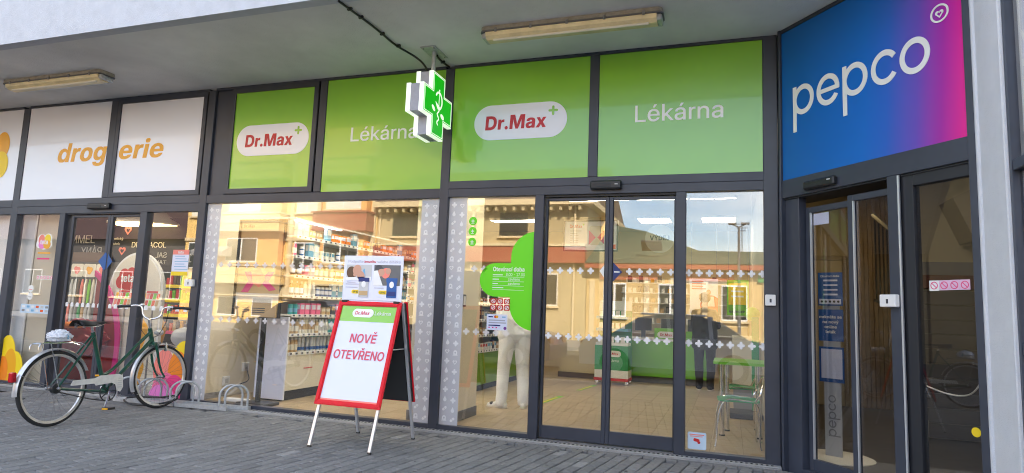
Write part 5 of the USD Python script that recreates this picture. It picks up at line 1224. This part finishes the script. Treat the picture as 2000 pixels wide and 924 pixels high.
# table with two stools behind the right window
tb = Thing('high_table', 'green topped table on chrome legs behind the right window', 'table', (.12, 1.55, 0))
tb.add('table_top', frame(extr(pill(-.17, .385, 1.20, 1.95, .06), .028), (0, 0, .765), X_, Y_), 'leaf_green')
for x, y in ((-.08, 1.28), (-.03, 1.62), (.30, 1.28), (.30, 1.85)):
    tb.add('leg', tube([(x, y, .0), (x, y, .765)], .026, 12), 'chrome', 30)
    tb.add('foot', mv(lathe([(.032, 0), (.032, .015)], 12), (x, y, 0)), 'black')
def chair(loc, rz, label):
    t = Thing('chair', label, 'chair', loc, rz, 'green chairs behind the right window', local=True)
    t.add('seat', mv(frame(extr(pill(-.20, .20, -.20, .20, .08), .012), (0, 0, .44), X_, Y_)), 'deep_green')
    for s_ in (-1, 1):
        t.add('leg', tube(smooth_path([(-.24, -.23 * s_ * 1, 0), (-.18, -.19 * s_, .36), (-.12, -.185 * s_, .452), (.05, -.185 * s_, .455), (.15, -.185 * s_, .44), (.19, -.19 * s_, .36), (.25, -.23 * s_, 0)], 6), .010, 8), 'chrome', 35)
    t.add('backrest', tube(smooth_path([(.15, -.185, .45), (.22, -.18, .60), (.235, -.10, .66), (.235, .10, .66), (.22, .18, .60), (.15, .185, .45)], 6), .010, 8), 'chrome', 35)
    return t
chair((.08, .84, 0), .05, 'nearer green chair with chrome legs behind the right window'); chair((.12, 2.10, 0), .12, 'farther green chair with chrome legs behind the right window')
cbn = Thing('cabinet', 'cream cabinet behind the green table', 'cabinet', (.2, 3.6, 0))
cbn.add('carcass', bx(.04, .40, 3.5, 4.2, .30, 1.02, .004), 'cream'); cbn.add('door', bx(.05, .395, 3.48, 3.498, .32, 1.0, .003), 'cream'); cbn.add('plinth', bx(.05, .40, 3.46, 4.2, .0, .30, .004), 'grey')
sc_ = Thing('weighing_scale', 'dark grey platform scale on the floor under the table', 'scale', (.2, 2.8, 0)); sc_.add('platform', bx(.0, .39, 2.6, 3.1, .0, .07, .01), 'ink'); sc_.add('column', bx(.28, .37, 2.98, 3.08, .07, 1.3, .01), 'deep_green')
ba_ = Thing('green_balloons', 'green ball ornament hanging at right above the cabinet', 'ornament', (.30, 3.3, 1.35)); ba_.add('ball', blob((.30, 3.3, 1.34), (.10, .10, .10), .02, 1, 2), 'leaf_green', True); ba_.add('string', tube([(.30, 3.3, 1.43), (.30, 3.3, CZ)], .004, 5), 'cream')
# ---------------------------------------------------------------- drugstore interior
struct('drugstore_floor', bx(-18, -6.32, .11, 8, -.2, -.002), 'concrete_pale')
struct('drugstore_ceiling', bx(-18, -6.32, .115, 8, 3.2, 3.25), 'cream_wall')
struct('drugstore_wall', bx(-18, -6.32, 7.9, 8, 0, 3.2), 'slate_panel'); struct('drugstore_wall', bx(-6.345, -6.318, .12, 7.9, 0, 3.2), 'cream_wall'); struct('drugstore_wall', bx(-18.05, -18, .1, 8, 0, 3.2), 'cream_wall')
db = Thing('display_partition', 'beige and white back boards standing behind the left drugstore pane', 'partition', (-9.4, .24, 0))
db.add('white_board', bx(-9.86, -9.47, .20, .22, 0, 2.42, .003), 'white'); db.add('beige_board', bx(-9.468, -8.80, .23, .25, 0, 2.6, .003), 'render_beige'); db.add('white_board', bx(-10.4, -10.0, .20, .22, 0, 2.42, .003), 'white')
pl = Thing('pendant_lamp', 'large round cream pendant lamp glowing inside the drugstore', 'lamp', (-10.5, 3.0, 2.62))
pl.add('shade', mv(lathe([(.10, .42), (.14, .40), (.30, .22), (.72, .03), (.72, .0), (.70, .0), (.28, .19), (.10, .36)], 36), (-10.5, 3.0, 2.60)), 'cream', 35)
pl.add('diffuser', mv(lathe([(.66, -.004), (.67, .012)], 36), (-10.5, 3.0, 2.60)), 'lit_pendant', 30); pl.add('rod', tube([(-10.5, 3.0, 3.0), (-10.5, 3.0, 3.2)], .012, 8), 'black')
panel_lamp(-8.0, 4.5, .6, .6, 'lit ceiling panel deep inside the drugstore'); panel_lamp(-7.4, 2.2, .3, .3, 'small lit ceiling panel at the top of the right drugstore pane')
for x_, lb in ((-10.9, 'left'), (-9.3, 'middle'), (-7.7, 'right')):
    panel_lamp(x_, .50, 1.0, .6, lb + ' lit ceiling panel just inside the drugstore front')
fz = Thing('black_frieze', 'black header board with cosmetics lettering above the drugstore shelves', 'sign', (-10.9, 3.0, 1.9))
fz.add('board', bx(-13.4, -8.9, 3.0, 3.05, 1.86, 2.75), 'black_matt')
def fw(s_, x, z, h, w=None, m='cream', mirror=False):
    t_ = text(s_, h, w, False, .004)
    if mirror:
        v = np.asarray(t_[0]); t_ = (np.stack([v[:, 0].max() - v[:, 0], v[:, 1], v[:, 2]], 1), t_[1][:, ::-1])
    fz.add('lettering', frame(mv(t_, (x, z, 0)), (0, 2.9995, 0), X_, Z_), m)
fw('MMEL', -12.57, 2.27, .16, .66); fw('kosmetický', -11.58, 2.335, .055, .42); fw('koutek', -11.50, 2.235, .055, .27); fw('DERMACOL', -10.92, 2.19, .105, .86)
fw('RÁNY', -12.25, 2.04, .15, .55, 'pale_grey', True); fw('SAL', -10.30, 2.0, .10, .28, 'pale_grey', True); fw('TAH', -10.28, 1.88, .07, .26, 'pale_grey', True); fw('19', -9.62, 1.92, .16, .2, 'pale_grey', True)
for x, z in ((-11.45, 2.62), (-11.05, 2.52), (-11.15, 2.12)):
    fz.add('heart', frame(extr(heart(x, z, .09), .006), (0, 2.996, 0), X_, Z_), 'salmon')
# left rack with header cards, scarves and umbrellas
lr = Thing('drugstore_rack', 'tall rack of hanging accessories with printed header cards behind the left door leaf', 'rack', (-10.8, 2.1, 0))
lr.add('back', bx(-12.0, -10.15, 2.3, 2.33, 0, 1.85), 'mid_grey'); lr.add('header', bx(-12.0, -10.2, 2.02, 2.04, 1.83, 2.0), 'brown')
for k_ in range(5):
    x = -11.55 + .30 * k_
    q = lr.add('header_card', frame(extr(pill(x - .145, x + .145, 1.56, 1.79, .03), .006), (0, 2.0, 0), X_, Z_), 'cream')
    lr.add('petal', frame(extr(unary_union([Point(x - .03, 1.70).buffer(.045), Point(x + .03, 1.69).buffer(.045), Point(x, 1.65).buffer(.045)]), .004), (0, 1.994, 0), X_, Z_), ['salmon', 'amber'][k_ % 2], parent=q)
lr.add('white_sign', bx(-11.55, -11.25, 1.93, 1.95, 1.12, 1.48, .003), 'paper'); lr.add('lettering', frame(text('lky', .10, .16, False, .003, at=(-11.48, 1.30)), (0, 1.929, 0), X_, Z_), 'ink')
ar = random.Random(31)
for k_ in range(34):
    x = -11.62 + k_ * .043; z1 = 1.52 if k_ % 2 else 1.08; m = ar.choice(['grey', 'pink', 'deep_green', 'pale_grey', 'ink', 'salmon', 'cream', 'leaf_green', 'magenta', 'sky_blue', 'brown', 'tan'])
    it = one('hanging_item', tube([(x, 1.96 + .05 * (k_ % 2), z1), (x + ar.uniform(-.01, .01), 1.96 + .05 * (k_ % 2), z1 - .12), (x, 1.95 + .05 * (k_ % 2), z1 - .42)], [.012, .028, .020], 7), m, f'{ {"deep_green": "dark green", "pale_grey": "pale grey", "ink": "black", "leaf_green": "bright green", "sky_blue": "pale blue"}.get(m, m)} accessory, {ordinal(k_)} from left on the rack behind the left door', 'accessory', True, f'{m.replace("_", " ")} accessories on the rack')
# leaflets, arch, big red petal
arch = Thing('promotion_arch', 'tall cream arch display with red logo behind the drugstore door', 'display', (-8.2, .92, 0))
ap = unary_union([sbox(-8.80, 0, -7.74, 1.35), affinity.scale(Point(-8.27, 1.30).buffer(1, 30), .53, .60)])
arch.add('rim', frame(extr(ap, .05), (0, .95, 0), X_, Z_), 'white'); pa_ = arch.add('panel', frame(extr(ap.buffer(-.035), .006), (0, .899, 0), X_, Z_), 'cream')
arch.add('flower_logo', frame(extr(unary_union([Point(-8.50, 1.56).buffer(.10), Point(-8.36, 1.58).buffer(.10), Point(-8.55, 1.46).buffer(.10), Point(-8.42, 1.46).buffer(.13), Point(-8.32, 1.47).buffer(.10)]), .004), (0, .8925, 0), X_, Z_), 'red', parent=pa_)
arch.add('lettering', frame(text('teta', .12, .26, True, .003, align='c', at=(-8.43, 1.46)), (0, .888, 0), X_, Z_), 'letter_white', parent=pa_)
arch.add('lettering', frame(text('Vitáminy', .085, .50, False, .003, at=(-8.60, 1.235)), (0, .8925, 0), X_, Z_), 'amber', parent=pa_)
rp = Thing('red_display', 'dark red curved display with magenta rim and orange stripe behind the bicycle', 'display', (-9.2, .80, 0))
ell = affinity.scale(Point(-9.35, .45).buffer(1, 40), .98, 1.25).intersection(sbox(-10.4, 0, -8.3, 1.75))
rim = ell.difference(affinity.scale(Point(-9.40, .45).buffer(1, 40), .95, 1.20)).intersection(sbox(-9.0, 0, -8, 2))
rp.add('rim', frame(extr(rim, .03), (0, .84, 0), X_, Z_), 'magenta')
rp.add('red_panel', frame(extr(affinity.scale(Point(-9.40, .45).buffer(1, 40), .95, 1.20).intersection(sbox(-8.95, 0, -8, 1.6)).union(sbox(-9.9, 0, -8.95, .70)), .02), (0, .84, 0), X_, Z_), 'dark_red')
rp.add('bag_heap', mv(blob((0, 0, 0), (.48, .12, .26), .35, 5, 3, 4), (-9.05, .74, .62)), 'dark_red', 20); rp.add('orange_stripe', mv(blob((0, 0, 0), (.30, .05, .05), .2, 2, 2), (-9.15, .66, .80), 0), 'orange', True)
for k_, x in enumerate((-8.03, -7.52)):
    lf = Thing('leaflet_holder', ('left' if k_ == 0 else 'right') + ' tilted leaflet holder with food leaflets behind the handlebar', 'leaflet', (x, .5, 1.1))
    sk_ = lambda m, x=x: frame(m, (x, .50, 1.10), (1, 0, 0), (-.12, .28, .95))
    lf.add('sheet', sk_(extr(sbox(-.17, 0, .19, .25), .006)), 'cream')
    for i_ in range(10):
        lf.add('picture', sk_(mv(extr(pill(-.15 + .062 * (i_ % 5), -.10 + .062 * (i_ % 5), .03 + .10 * (i_ // 5), .03 + .08 + .10 * (i_ // 5), .01), .002), (0, 0, .006))), ['salmon', 'amber', 'tan', 'orange_red', 'leaf_green', 'red'][(i_ * 5) % 6])
    lf.add('title', sk_(mv(extr(sbox(-.10, .215, .10, .245), .002), (0, 0, .0085))), 'red')
    lf.add('stand', tube([(x, .56, 0), (x, .56, 1.2)], .012, 8), 'steel')
yb_ = Thing('yellow_bin', 'yellow cloth dump bin behind the front of the bicycle', 'bin', (-8.08, 1.05, 0))
yb_.add('bin', mv(lathe([(.17, 0), (.21, .25), (.17, .48), (.22, .80), (.14, .98)], 14), (-8.08, 1.05, 0)), 'amber', 30)
# shelves of groceries on the right
rs_ = Thing('drugstore_shelving', 'drugstore shelving with yellow price rails behind the right drugstore pane', 'shelving', (-8.4, 2.2, 0))
rs_.add('back_panel', bx(-9.0, -7.9, 2.42, 2.44, 0, 1.75), 'cream')
for z in (.30, .70, .98, 1.22, 1.46):
    s_ = rs_.add('shelf', bx(-9.0, -7.9, 2.05, 2.42, z - .03, z, .002), 'white'); rs_.add('price_rail', bx(-9.0, -7.9, 2.038, 2.049, z - .04, z + .012, .001), 'yellow' if z > .8 else 'pink', parent=s_)
    for k_ in range(14):
        m = ar.choice(['amber', 'yellow', 'orange', 'red', 'leaf_green', 'tan', 'cream', 'brown', 'orange_red'])
        h_ = ar.uniform(.12, .19)
        bb = one('grocery_packet', bx(-8.96 + k_ * .076, -8.90 + k_ * .076, 2.07, 2.14, z + .001, z + h_, .006), m, f'{ {"leaf_green": "bright green", "orange_red": "red orange"}.get(m, m)} packet, {ordinal(k_)} from left on the {dict(zip((.30, .70, .98, 1.22, 1.46), ("lowest", "second", "third", "fourth", "top")))[z]} drugstore shelf', 'packet', False, f'{m.replace("_", " ")} packets on the drugstore shelving')
bs = Thing('gift_basket', 'white ball shaped basket on the low shelf behind the right drugstore pane', 'basket', (-7.38, 1.0, .7)); bs.add('basket', blob((-7.38, 1.0, .70), (.17, .15, .14), .06, 2, 3), 'pale_grey', True); bs.add('plinth', bx(-7.7, -7.05, .9, 1.3, .0, .56, .004), 'cream'); bs.add('pink_card', bx(-7.30, -7.05, .885, .893, .26, .55, .001), 'pink')

# ---------------------------------------------------------------- people
def limb(segs, fine=.022, it=6):
    """One continuous surface over bones: each segment is ((point, radius), (point, radius))."""
    parts = []
    for (a_, ra_), (b_, rb_) in segs:
        pts = np.vstack([trimesh.creation.icosphere(1).vertices * ra_ + a_, trimesh.creation.icosphere(1).vertices * rb_ + b_])
        parts.append(manifold3d.Manifold.hull_points(pts))
    m_ = manifold3d.Manifold.batch_boolean(parts, manifold3d.OpType.Add).refine_to_length(fine).to_mesh()
    t_ = trimesh.Trimesh(m_.vert_properties[:, :3], m_.tri_verts, process=True)
    trimesh.smoothing.filter_taubin(t_, .5, -.52, it)
    return np.asarray(t_.vertices), np.asarray(t_.faces)
def hand(w_, d_, up, side):
    """Palm with four bent fingers and a thumb; w_: wrist, d_: pointing direction."""
    w_, d_, up = np.array(w_, float), np.array(d_, float) / np.linalg.norm(d_), np.array(up, float)
    s_ = np.cross(d_, up) * side
    segs = [((w_, .022), (w_ + d_ * .05 + s_ * .015, .02)), ((w_ + d_ * .05 - s_ * .022, .016), (w_ + d_ * .05 + s_ * .024, .016)), ((w_, .022), (w_ + d_ * .05 - s_ * .02, .018))]
    for i_, L_ in enumerate((.070, .080, .074, .056)):
        b0_ = w_ + d_ * .075 + s_ * (.028 - .019 * i_); k1 = b0_ + d_ * L_ * .45 - up * .008; k2 = k1 + d_ * L_ * .28 - up * .016; k3 = k2 + d_ * L_ * .16 - up * .018
        segs += [((w_ + d_ * .04 + s_ * (.02 - .014 * i_), .012), (b0_, .0095)), ((b0_, .0095), (k1, .009)), ((k1, .009), (k2, .0085)), ((k2, .0085), (k3, .0075))]
    t0 = w_ + d_ * .02 + s_ * .03; t1 = t0 + d_ * .03 + s_ * .022 - up * .01; t2 = t1 + d_ * .028 + s_ * .004 - up * .008
    segs += [((w_ + d_ * .012, .016), (t0, .0125)), ((t0, .0125), (t1, .011)), ((t1, .011), (t2, .009))]
    return limb(segs, .006, 3)
def person(label, loc, rz, top, trousers, hair, hem=.86, wide=1.0, shoes='white', feet=((-.10, .0, .2), (.11, .0, -.1)), arms=(((-.22, .08, 1.12), (-.16, .30, 1.10)), ((.22, .08, 1.12), (.16, .30, 1.10)))):
    """Standing figure facing +y of its own frame, built on joints."""
    t = Thing('person', label, 'person', loc, rz, local=True)
    V3 = lambda *a_: np.array(a_, float)
    head = V3(0, .03, 1.60)
    segs = [((V3(0, 0, 1.40), .055), (V3(0, .015, 1.50), .052)), ((V3(0, .0, 1.40), .055), (V3(0, 0, 1.34), .05)), ((head + [0, .005, -.04], .062), (head + [0, -.012, .035], .088)), ((head + [0, .045, -.075], .034), (head + [0, .03, -.03], .062)), ((head + [0, .085, -.005], .012), (head + [0, .102, -.028], .013))]
    for s_ in (-1, 1):
        segs.append(((head + [s_ * .078, -.01, -.01], .016), (head + [s_ * .084, -.015, .012], .017)))
    body = t.add('body', limb(segs, .014, 4), 'skin', True)
    for s_ in (-1, 1):
        t.add('eye', blob(head + [s_ * .030, .083, .012], (.012, .007, .008), 0, 0, 1), 'ink', True, body)
    t.add('mouth', blob(head + [0, .083, -.062], (.022, .008, .005), 0, 0, 1), 'pink_red', True, body)
    t.add('hair', mv(blob(head + [0, -.022, .030], (.098, .108, .098), .10, 3, 3, 5)), hair, True)
    sg = []
    for i_, s_ in enumerate((-1, 1)):
        fx, fy, fr_ = feet[i_]
        hip, knee, ank = V3(s_ * .095, -.01, .93), V3(s_ * .10 * .6 + fx * .45, fy * .5 + .02, .50), V3(fx, fy, .07)
        sg += [((hip, .112 * wide), (knee, .080 * wide)), ((knee, .080 * wide), (ank, .072 * wide))]
        d_ = V3(-math.sin(fr_), math.cos(fr_), 0)
        so = limb([((V3(fx, fy, .045) - d_ * .05, .042), (V3(fx, fy, .045) + d_ * .06, .042)), ((V3(fx, fy, .035) + d_ * .06, .036), (V3(fx, fy, .03) + d_ * .165, .030))], .015, 3)
        so[0][:, 2] = np.maximum(so[0][:, 2], .016); sp_ = t.add('shoe', so, shoes, True)
        sl = limb([((V3(fx, fy, .012) - d_ * .052, .043), (V3(fx, fy, .012) + d_ * .168, .033))], .02, 2); sl[0][:, 2] = np.clip(sl[0][:, 2], .0015, .022)
        t.add('sole', sl, 'cream', False, sp_)
        if shoes == 'white':
            t.add('toe_patch', blob(V3(fx, fy, .045) + d_ * .125, (.034, .034, .026), 0, 0, 2), 'black', True, sp_)
    sg += [((V3(-.09, 0, .97), .105), (V3(.09, 0, .97), .105))]
    tm_ = limb(sg, .022, 6); v = tm_[0]
    v += (meshkit.fbm(v * [11, 11, 6], 3, 4)[:, None] - .5) * .045 * (np.abs(v[:, 2:3] - .5) / .5).clip(.25, 1); v[:, 2] = np.maximum(v[:, 2], .035)
    t.add('trousers', (v, tm_[1]), trousers, True)
    sh = [((V3(-.11, 0, hem + .10), .125 * wide), (V3(.11, 0, hem + .10), .125 * wide)), ((V3(-.09, 0, 1.15), .115), (V3(.09, 0, 1.15), .115)), ((V3(-.11, 0, hem + .10), .12 * wide), (V3(-.10, 0, 1.28), .115)), ((V3(.11, 0, hem + .10), .12 * wide), (V3(.10, 0, 1.28), .115)), ((V3(-.15, 0, 1.36), .068), (V3(.15, 0, 1.36), .068)), ((V3(0, 0, 1.38), .08), (V3(0, .005, 1.43), .064))]
    for s_, (el_, wr_) in zip((-1, 1), arms):
        sh += [((V3(s_ * .175, 0, 1.36), .064), (V3(*el_), .052)), ((V3(*el_), .050), (V3(*wr_), .040))]
    sm = limb(sh, .022, 6); v = sm[0]; v += (meshkit.fbm(v * 8 + 3, 3, 8)[:, None] - .5) * .016
    v[:, 2] = np.maximum(v[:, 2], hem); t.add('jacket', (v, sm[1]), top, True)
    for s_, (el_, wr_) in zip((-1, 1), arms):
        t.add('hand', hand(wr_, V3(*wr_) - V3(*el_), (0, 0, 1), -s_), 'skin', True, body)
    return t
person('person in white jacket, white trousers and black toed trainers, seen from behind', (-2.70, 1.90, 0), .55, 'cloth_white', 'cloth_white', 'brown', .85, 1.08, 'white', ((-.155, -.02, 1.0), (.135, -.06, -.35)))
person('person dressed in black standing at the green counter behind the right window', (-.42, 5.75, 0), -.1, 'cloth_black', 'cloth_black', 'brown', .70, 1.0, 'black', ((-.09, 0, .1), (.10, 0, -.1)))
# ---------------------------------------------------------------- the other side of the street, seen mirrored in the shop glass
def win(t, x0, x1, z0, z1, y=-24.0, m='window_dark', bars=1, fm='white', arch=0):
    q = t.add('window', bx(x0, x1, y - .02, y + .03, z0, z1), fm)
    n = bars + 1
    for k_ in range(n):
        a_, b_ = x0 + (x1 - x0) * k_ / n + .05, x0 + (x1 - x0) * (k_ + 1) / n - .05
        t.add('window_glass', bx(a_, b_, y + .031, y + .045, z0 + .07, z1 - .07), m, parent=q)
    t.add('window_sill', bx(x0 - .08, x1 + .08, y, y + .14, z0 - .10, z0 - .002), 'stone_trim', parent=q)
ya = -24.0
A_ = Thing('apartment_house', 'ochre apartment house with projecting bays, mirrored at left in the big window', 'building', (-29, ya, 0))
A_.add('wall', bx(-31.6, -18.3, ya - 9, ya, -.05, 11.5), 'wall_ochre')
A_.add('roof', frame(extr(Polygon([(0, 0), (9.6, 0), (4.8, 2.8)]), 13.6), (-31.7, ya - 9.3, 11.5), (0, 1, 0), Z_), 'roof_brown')
# two bays with moulded bands
for bx0, bx1, m, pm in ((-29.6, -24.0, 'bay_orange', 'wall_ochre_pale'), (-21.8, -18.4, 'bay_orange', 'fascia_terracotta')):
    for z in (2.30, 5.30, 8.3):
        A_.add('band', bx(bx0, bx1, ya + .01, ya + .95, z, z + .95), pm if z == 5.3 else 'wall_ochre_pale')
        for dz, e_ in ((-.06, .05), (.42, .03), (.93, .08)):
            A_.add('moulding', bx(bx0 - e_, bx1 + e_, ya + .01, ya + .95 + e_, z + dz, z + dz + .09), 'stone_trim' if pm != 'fascia_terracotta' or z != 5.3 else 'fascia_terracotta')
    for z in (3.25, 6.25):
        A_.add('bay_wall', bx(bx0 + .3, bx1 - .3, ya + .01, ya + .50, z + .02, z + 2.0), m)
        cx = (bx0 + bx1) / 2
        win(A_, cx - 1.15, cx + 1.05, z + .25, z + 1.65, ya + .52, 'window_dark' if z < 4 else 'curtain', 1)
for x0, x1, z0, z1, m in ((-23.6, -22.2, 3.1, 4.7, 'window_dark'), (-23.6, -22.2, 6.4, 8.0, 'curtain'), (-31.3, -30.2, 3.1, 4.7, 'window_dark'), (-31.3, -30.2, 6.3, 8.0, 'curtain')):
    win(A_, x0, x1, z0, z1, ya, m)
for x in (-29.9, -23.8, -22.0, -18.45):
    A_.add('pilaster', bx(x - .12, x + .12, ya + .01, ya + .16, 0, 11.3), 'stone_trim')
A_.add('awning', frame(extr(Polygon([(0, 0), (1.3, -.55), (1.3, -.8), (0, -.8)]), 2.4), (-29.9, ya + .02, 4.6), (0, 1, 0), Z_), 'grey')
A_.add('shop_band', bx(-29.8, -18.35, ya + .01, ya + .25, 1.55, 2.1), 'stone_trim')
for x in (-28, -25.5, -21, -19.6):
    win(A_, x - .7, x + .7, .4, 1.5, ya, 'window_dark', 0)
B_ = Thing('drab_house', 'drab ochre house with dark windows and deep eaves, mirrored behind the green cross', 'building', (-12.5, ya, 0))
B_.add('wall', bx(-18.28, -6.6, ya - 9, ya - .1, -.05, 6.55), 'wall_drab')
B_.add('eaves', bx(-18.28, -6.2, ya - 9.3, ya + .55, 6.56, 6.85), 'stone_trim')
for k_ in range(24):
    B_.add('eaves_bracket', bx(-18.0 + k_ * .48, -17.86 + k_ * .48, ya - .09, ya + .42, 6.30, 6.555), 'wall_drab')
B_.add('roof', frame(extr(Polygon([(0, 0), (9.8, 0), (4.9, 2.6)]), 12.0), (-18.25, ya - 9.3, 6.852), (0, 1, 0), Z_), 'roof_brown')
B_.add('fascia_band', bx(-18.27, -6.6, ya - .09, ya + .30, 3.70, 4.50), 'fascia_terracotta'); B_.add('cornice', bx(-18.27, -6.58, ya - .09, ya + .36, 4.51, 4.64), 'stone_trim')
for x, m in ((-16.6, 'roof_green'), (-13.2, 'window_dark'), (-10.4, 'window_dark')):
    win(B_, x - .75, x + .75, 5.05, 6.25, ya - .09, 'window_dark', 1, m)
for x in (-16.8, -14.2, -11.6, -8.6):
    win(B_, x - .6, x + .6, 1.6, 3.2, ya - .09, 'window_dark', 1, 'curtain')
for x in (-18.1, -12.6, -7.2):
    B_.add('drainpipe', tube([(x, ya + .0, 0), (x, ya + .0, 6.5)], .06, 8), 'stone_trim')
C_ = Thing('low_house', 'low ochre house with dark hipped roof and red eaves, mirrored in the sliding doors', 'building', (2, ya, 0))
C_.add('wall', bx(-6.58, 26, ya - 8, ya - .12, -.05, 3.45), 'wall_gold'); C_.add('eaves', bx(-6.58, 26.3, ya - 8.3, ya + .45, 3.46, 3.70), 'fascia_terracotta')
rv = np.array([[-6.55, ya + .5, 3.702], [26.4, ya + .5, 3.702], [26.4, ya - 8.4, 3.702], [-6.55, ya - 8.4, 3.702], [-6.0, ya - 3.6, 6.1], [-4.2, ya - 3.6, 5.75], [-1.5, ya - 3.9, 4.75], [24, ya - 3.9, 4.35]])
C_.add('roof', (rv, np.array([[0, 5, 4], [0, 6, 5], [0, 1, 6], [1, 7, 6], [1, 2, 7], [2, 6, 7], [2, 3, 6], [3, 5, 6], [3, 4, 5], [3, 0, 4], [0, 2, 1], [0, 3, 2]])), 'roof_green')
C_.add('skylight', mv(bx(-.5, .5, -.06, .06, -.35, .35, .01), (-3.6, ya - 1.15, 4.72), 0, 1, -.95), 'window_dark')
for x in (-5.2, -2.6, 0.2, 3.0, 6.0, 9.0):
    win(C_, x - .55, x + .55, 1.2, 2.8, ya - .12, 'window_dark', 1, 'white')
for x in (-6.2, -6.9):
    pass
ch_ = C_.add('chimney', bx(-6.55, -5.95, ya - 3.9, ya - 3.3, 5.2, 7.5), 'wall_ochre'); C_.add('chimney_pot', bx(-6.38, -6.12, ya - 3.73, ya - 3.47, 7.5, 8.1), 'wall_ochre', parent=ch_)
C_.add('aerial', cat(tube([(.6, ya - 3.7, 4.2), (.6, ya - 3.7, 6.2)], .03, 6), *[tube([(.6 - w_, ya - 3.7, z), (.6 + w_, ya - 3.7, z)], .02, 5) for w_, z in ((.35, 6.1), (.28, 5.9), (.2, 5.75))]), 'steel')
# cars along the far kerb of the near lane
def car(label, x, y, paint, L_=4.3, flip=1):
    t = Thing('parked_car', label, 'car', (x, y, -.15), 0, local=True)
    s_ = flip
    prof = [(-2.10, .30), (-2.12, .62), (-2.0, .80), (-1.75, .90), (-1.45, .94), (-.75, 1.40), (-.3, 1.47), (.55, 1.46), (1.05, 1.32), (1.62, .98), (2.02, .90), (2.10, .60), (2.06, .30)]
    lo = Polygon([p for p in prof if p[1] < .97] + []).buffer(.02)
    lower = Polygon([(-2.10, .28), (-2.12, .62), (-2.0, .82), (-1.45, .93), (1.62, .95), (2.02, .88), (2.10, .60), (2.06, .28)]).difference(unary_union([Point(-1.30, .30).buffer(.37, 20), Point(1.28, .30).buffer(.37, 20)])).buffer(.02)
    cab = Polygon([(-1.47, .94), (-.78, 1.38), (-.3, 1.46), (.55, 1.45), (1.02, 1.32), (1.64, .94)])
    f_ = lambda m, o: frame((np.asarray(m[0]) * [s_, 1, 1], m[1] if s_ > 0 else m[1][:, ::-1]), (0, -o, 0), X_, Z_)
    t.add('body', f_(extr(lower, 1.72), -.86), paint); t.add('cabin', f_(extr(cab, 1.40), -.70), 'car_glass')
    t.add('roof', bx(-.75 * 1, .70, -.66, .66, 1.445, 1.485, .02) if s_ > 0 else bx(-.70, .75, -.66, .66, 1.445, 1.485, .02), paint)
    for q in (-.12, .78):
        t.add('pillar', f_(extr(Polygon([(q, .94), (q + .09, .94), (q + .03, 1.45), (q - .05, 1.45)]), 1.42), -.71), paint)
    for wx in (-1.30, 1.28):
        for wy in (-.80, .80):
            w_ = t.add('wheel', mv(lathe([(.20, -.09), (.30, -.09), (.325, -.05), (.325, .05), (.30, .09), (.20, .09)], 24), (wx * s_, wy, .325), rx=PI / 2), 'rubber', 30)
            t.add('rim', mv(lathe([(.05, -.098), (.20, -.094), (.20, .094), (.05, .098)], 16), (wx * s_, wy, .325), rx=PI / 2), 'aluminium', 30, w_)
    for wy in (-.62, .62):
        t.add('headlight', bx(2.02 * s_, 2.115 * s_, wy - .18, wy + .18, .62, .76, .02), 'glass_thin'); t.add('tail_light', bx(-2.125 * s_, -2.05 * s_, wy - .16, wy + .16, .60, .80, .02), 'tail_red')
car('white car parked along the street, mirrored low in the sliding doors', -1.2, -9.3, 'car_white'); car('dark blue car parked along the street, mirrored low behind the person in white', -6.2, -9.4, 'car_blue', flip=-1); car('silver car parked along the street, mirrored low behind the poster stand', -11.2, -9.3, 'car_silver')
lp_ = Thing('street_lamp', 'tall two armed street lamp across the street, mirrored in the right window', 'lamp post', (.35, -20, 0))
lp_.add('post', tube([(.35, -20, -.05), (.35, -20, 4.9)], [.07, .045], 8), 'mid_grey')
for s_ in (-1, 1):
    lp_.add('arm', tube([(.35, -20, 4.88), (.35 + .28 * s_, -20, 5.0)], .025, 6), 'mid_grey'); lp_.add('lamp_head', bx(.35 + .24 * s_ - .16, .35 + .24 * s_ + .16, -20.08, -19.92, 4.98, 5.06, .02), 'mid_grey')

D_ = Thing('dark_house', 'low dark walled house with dull red roof, mirrored faintly in the drugstore doors', 'building', (-44, -27, 0))
D_.add('wall', bx(-66, -31.8, -36, -27, -.05, 5.2), 'slate_panel'); D_.add('roof', frame(extr(Polygon([(0, 0), (10, 0), (5, 2.8)]), 34.4), (-66, -36.5, 5.202), (0, 1, 0), Z_), 'fascia_dark')
for k_ in range(7):
    win(D_, -63 + k_ * 4.4, -61.2 + k_ * 4.4, 1.2, 3.0, -27, 'window_dark', 1, 'pale_grey')
for x0_, x1_, m_ in ((-5.9, -3.2, 'fascia_terracotta'), (-2.0, .2, 'fascia_terracotta'), (1.2, 3.4, 'deep_green')):
    C_.add('shop_board', bx(x0_, x1_, ya - .11, ya + .02, 2.95, 3.35, .01), m_)
for k_ in range(12):
    C_.add('pilaster', bx(-6.4 + 2.6 * k_, -6.15 + 2.6 * k_, ya - .115, ya - .03, 0, 2.93), 'stone_trim')
for z in (4.9, 8.0):
    A_.add('string_course', bx(-31.6, -18.32, ya + .005, ya + .10, z - .12, z + .06), 'stone_trim')
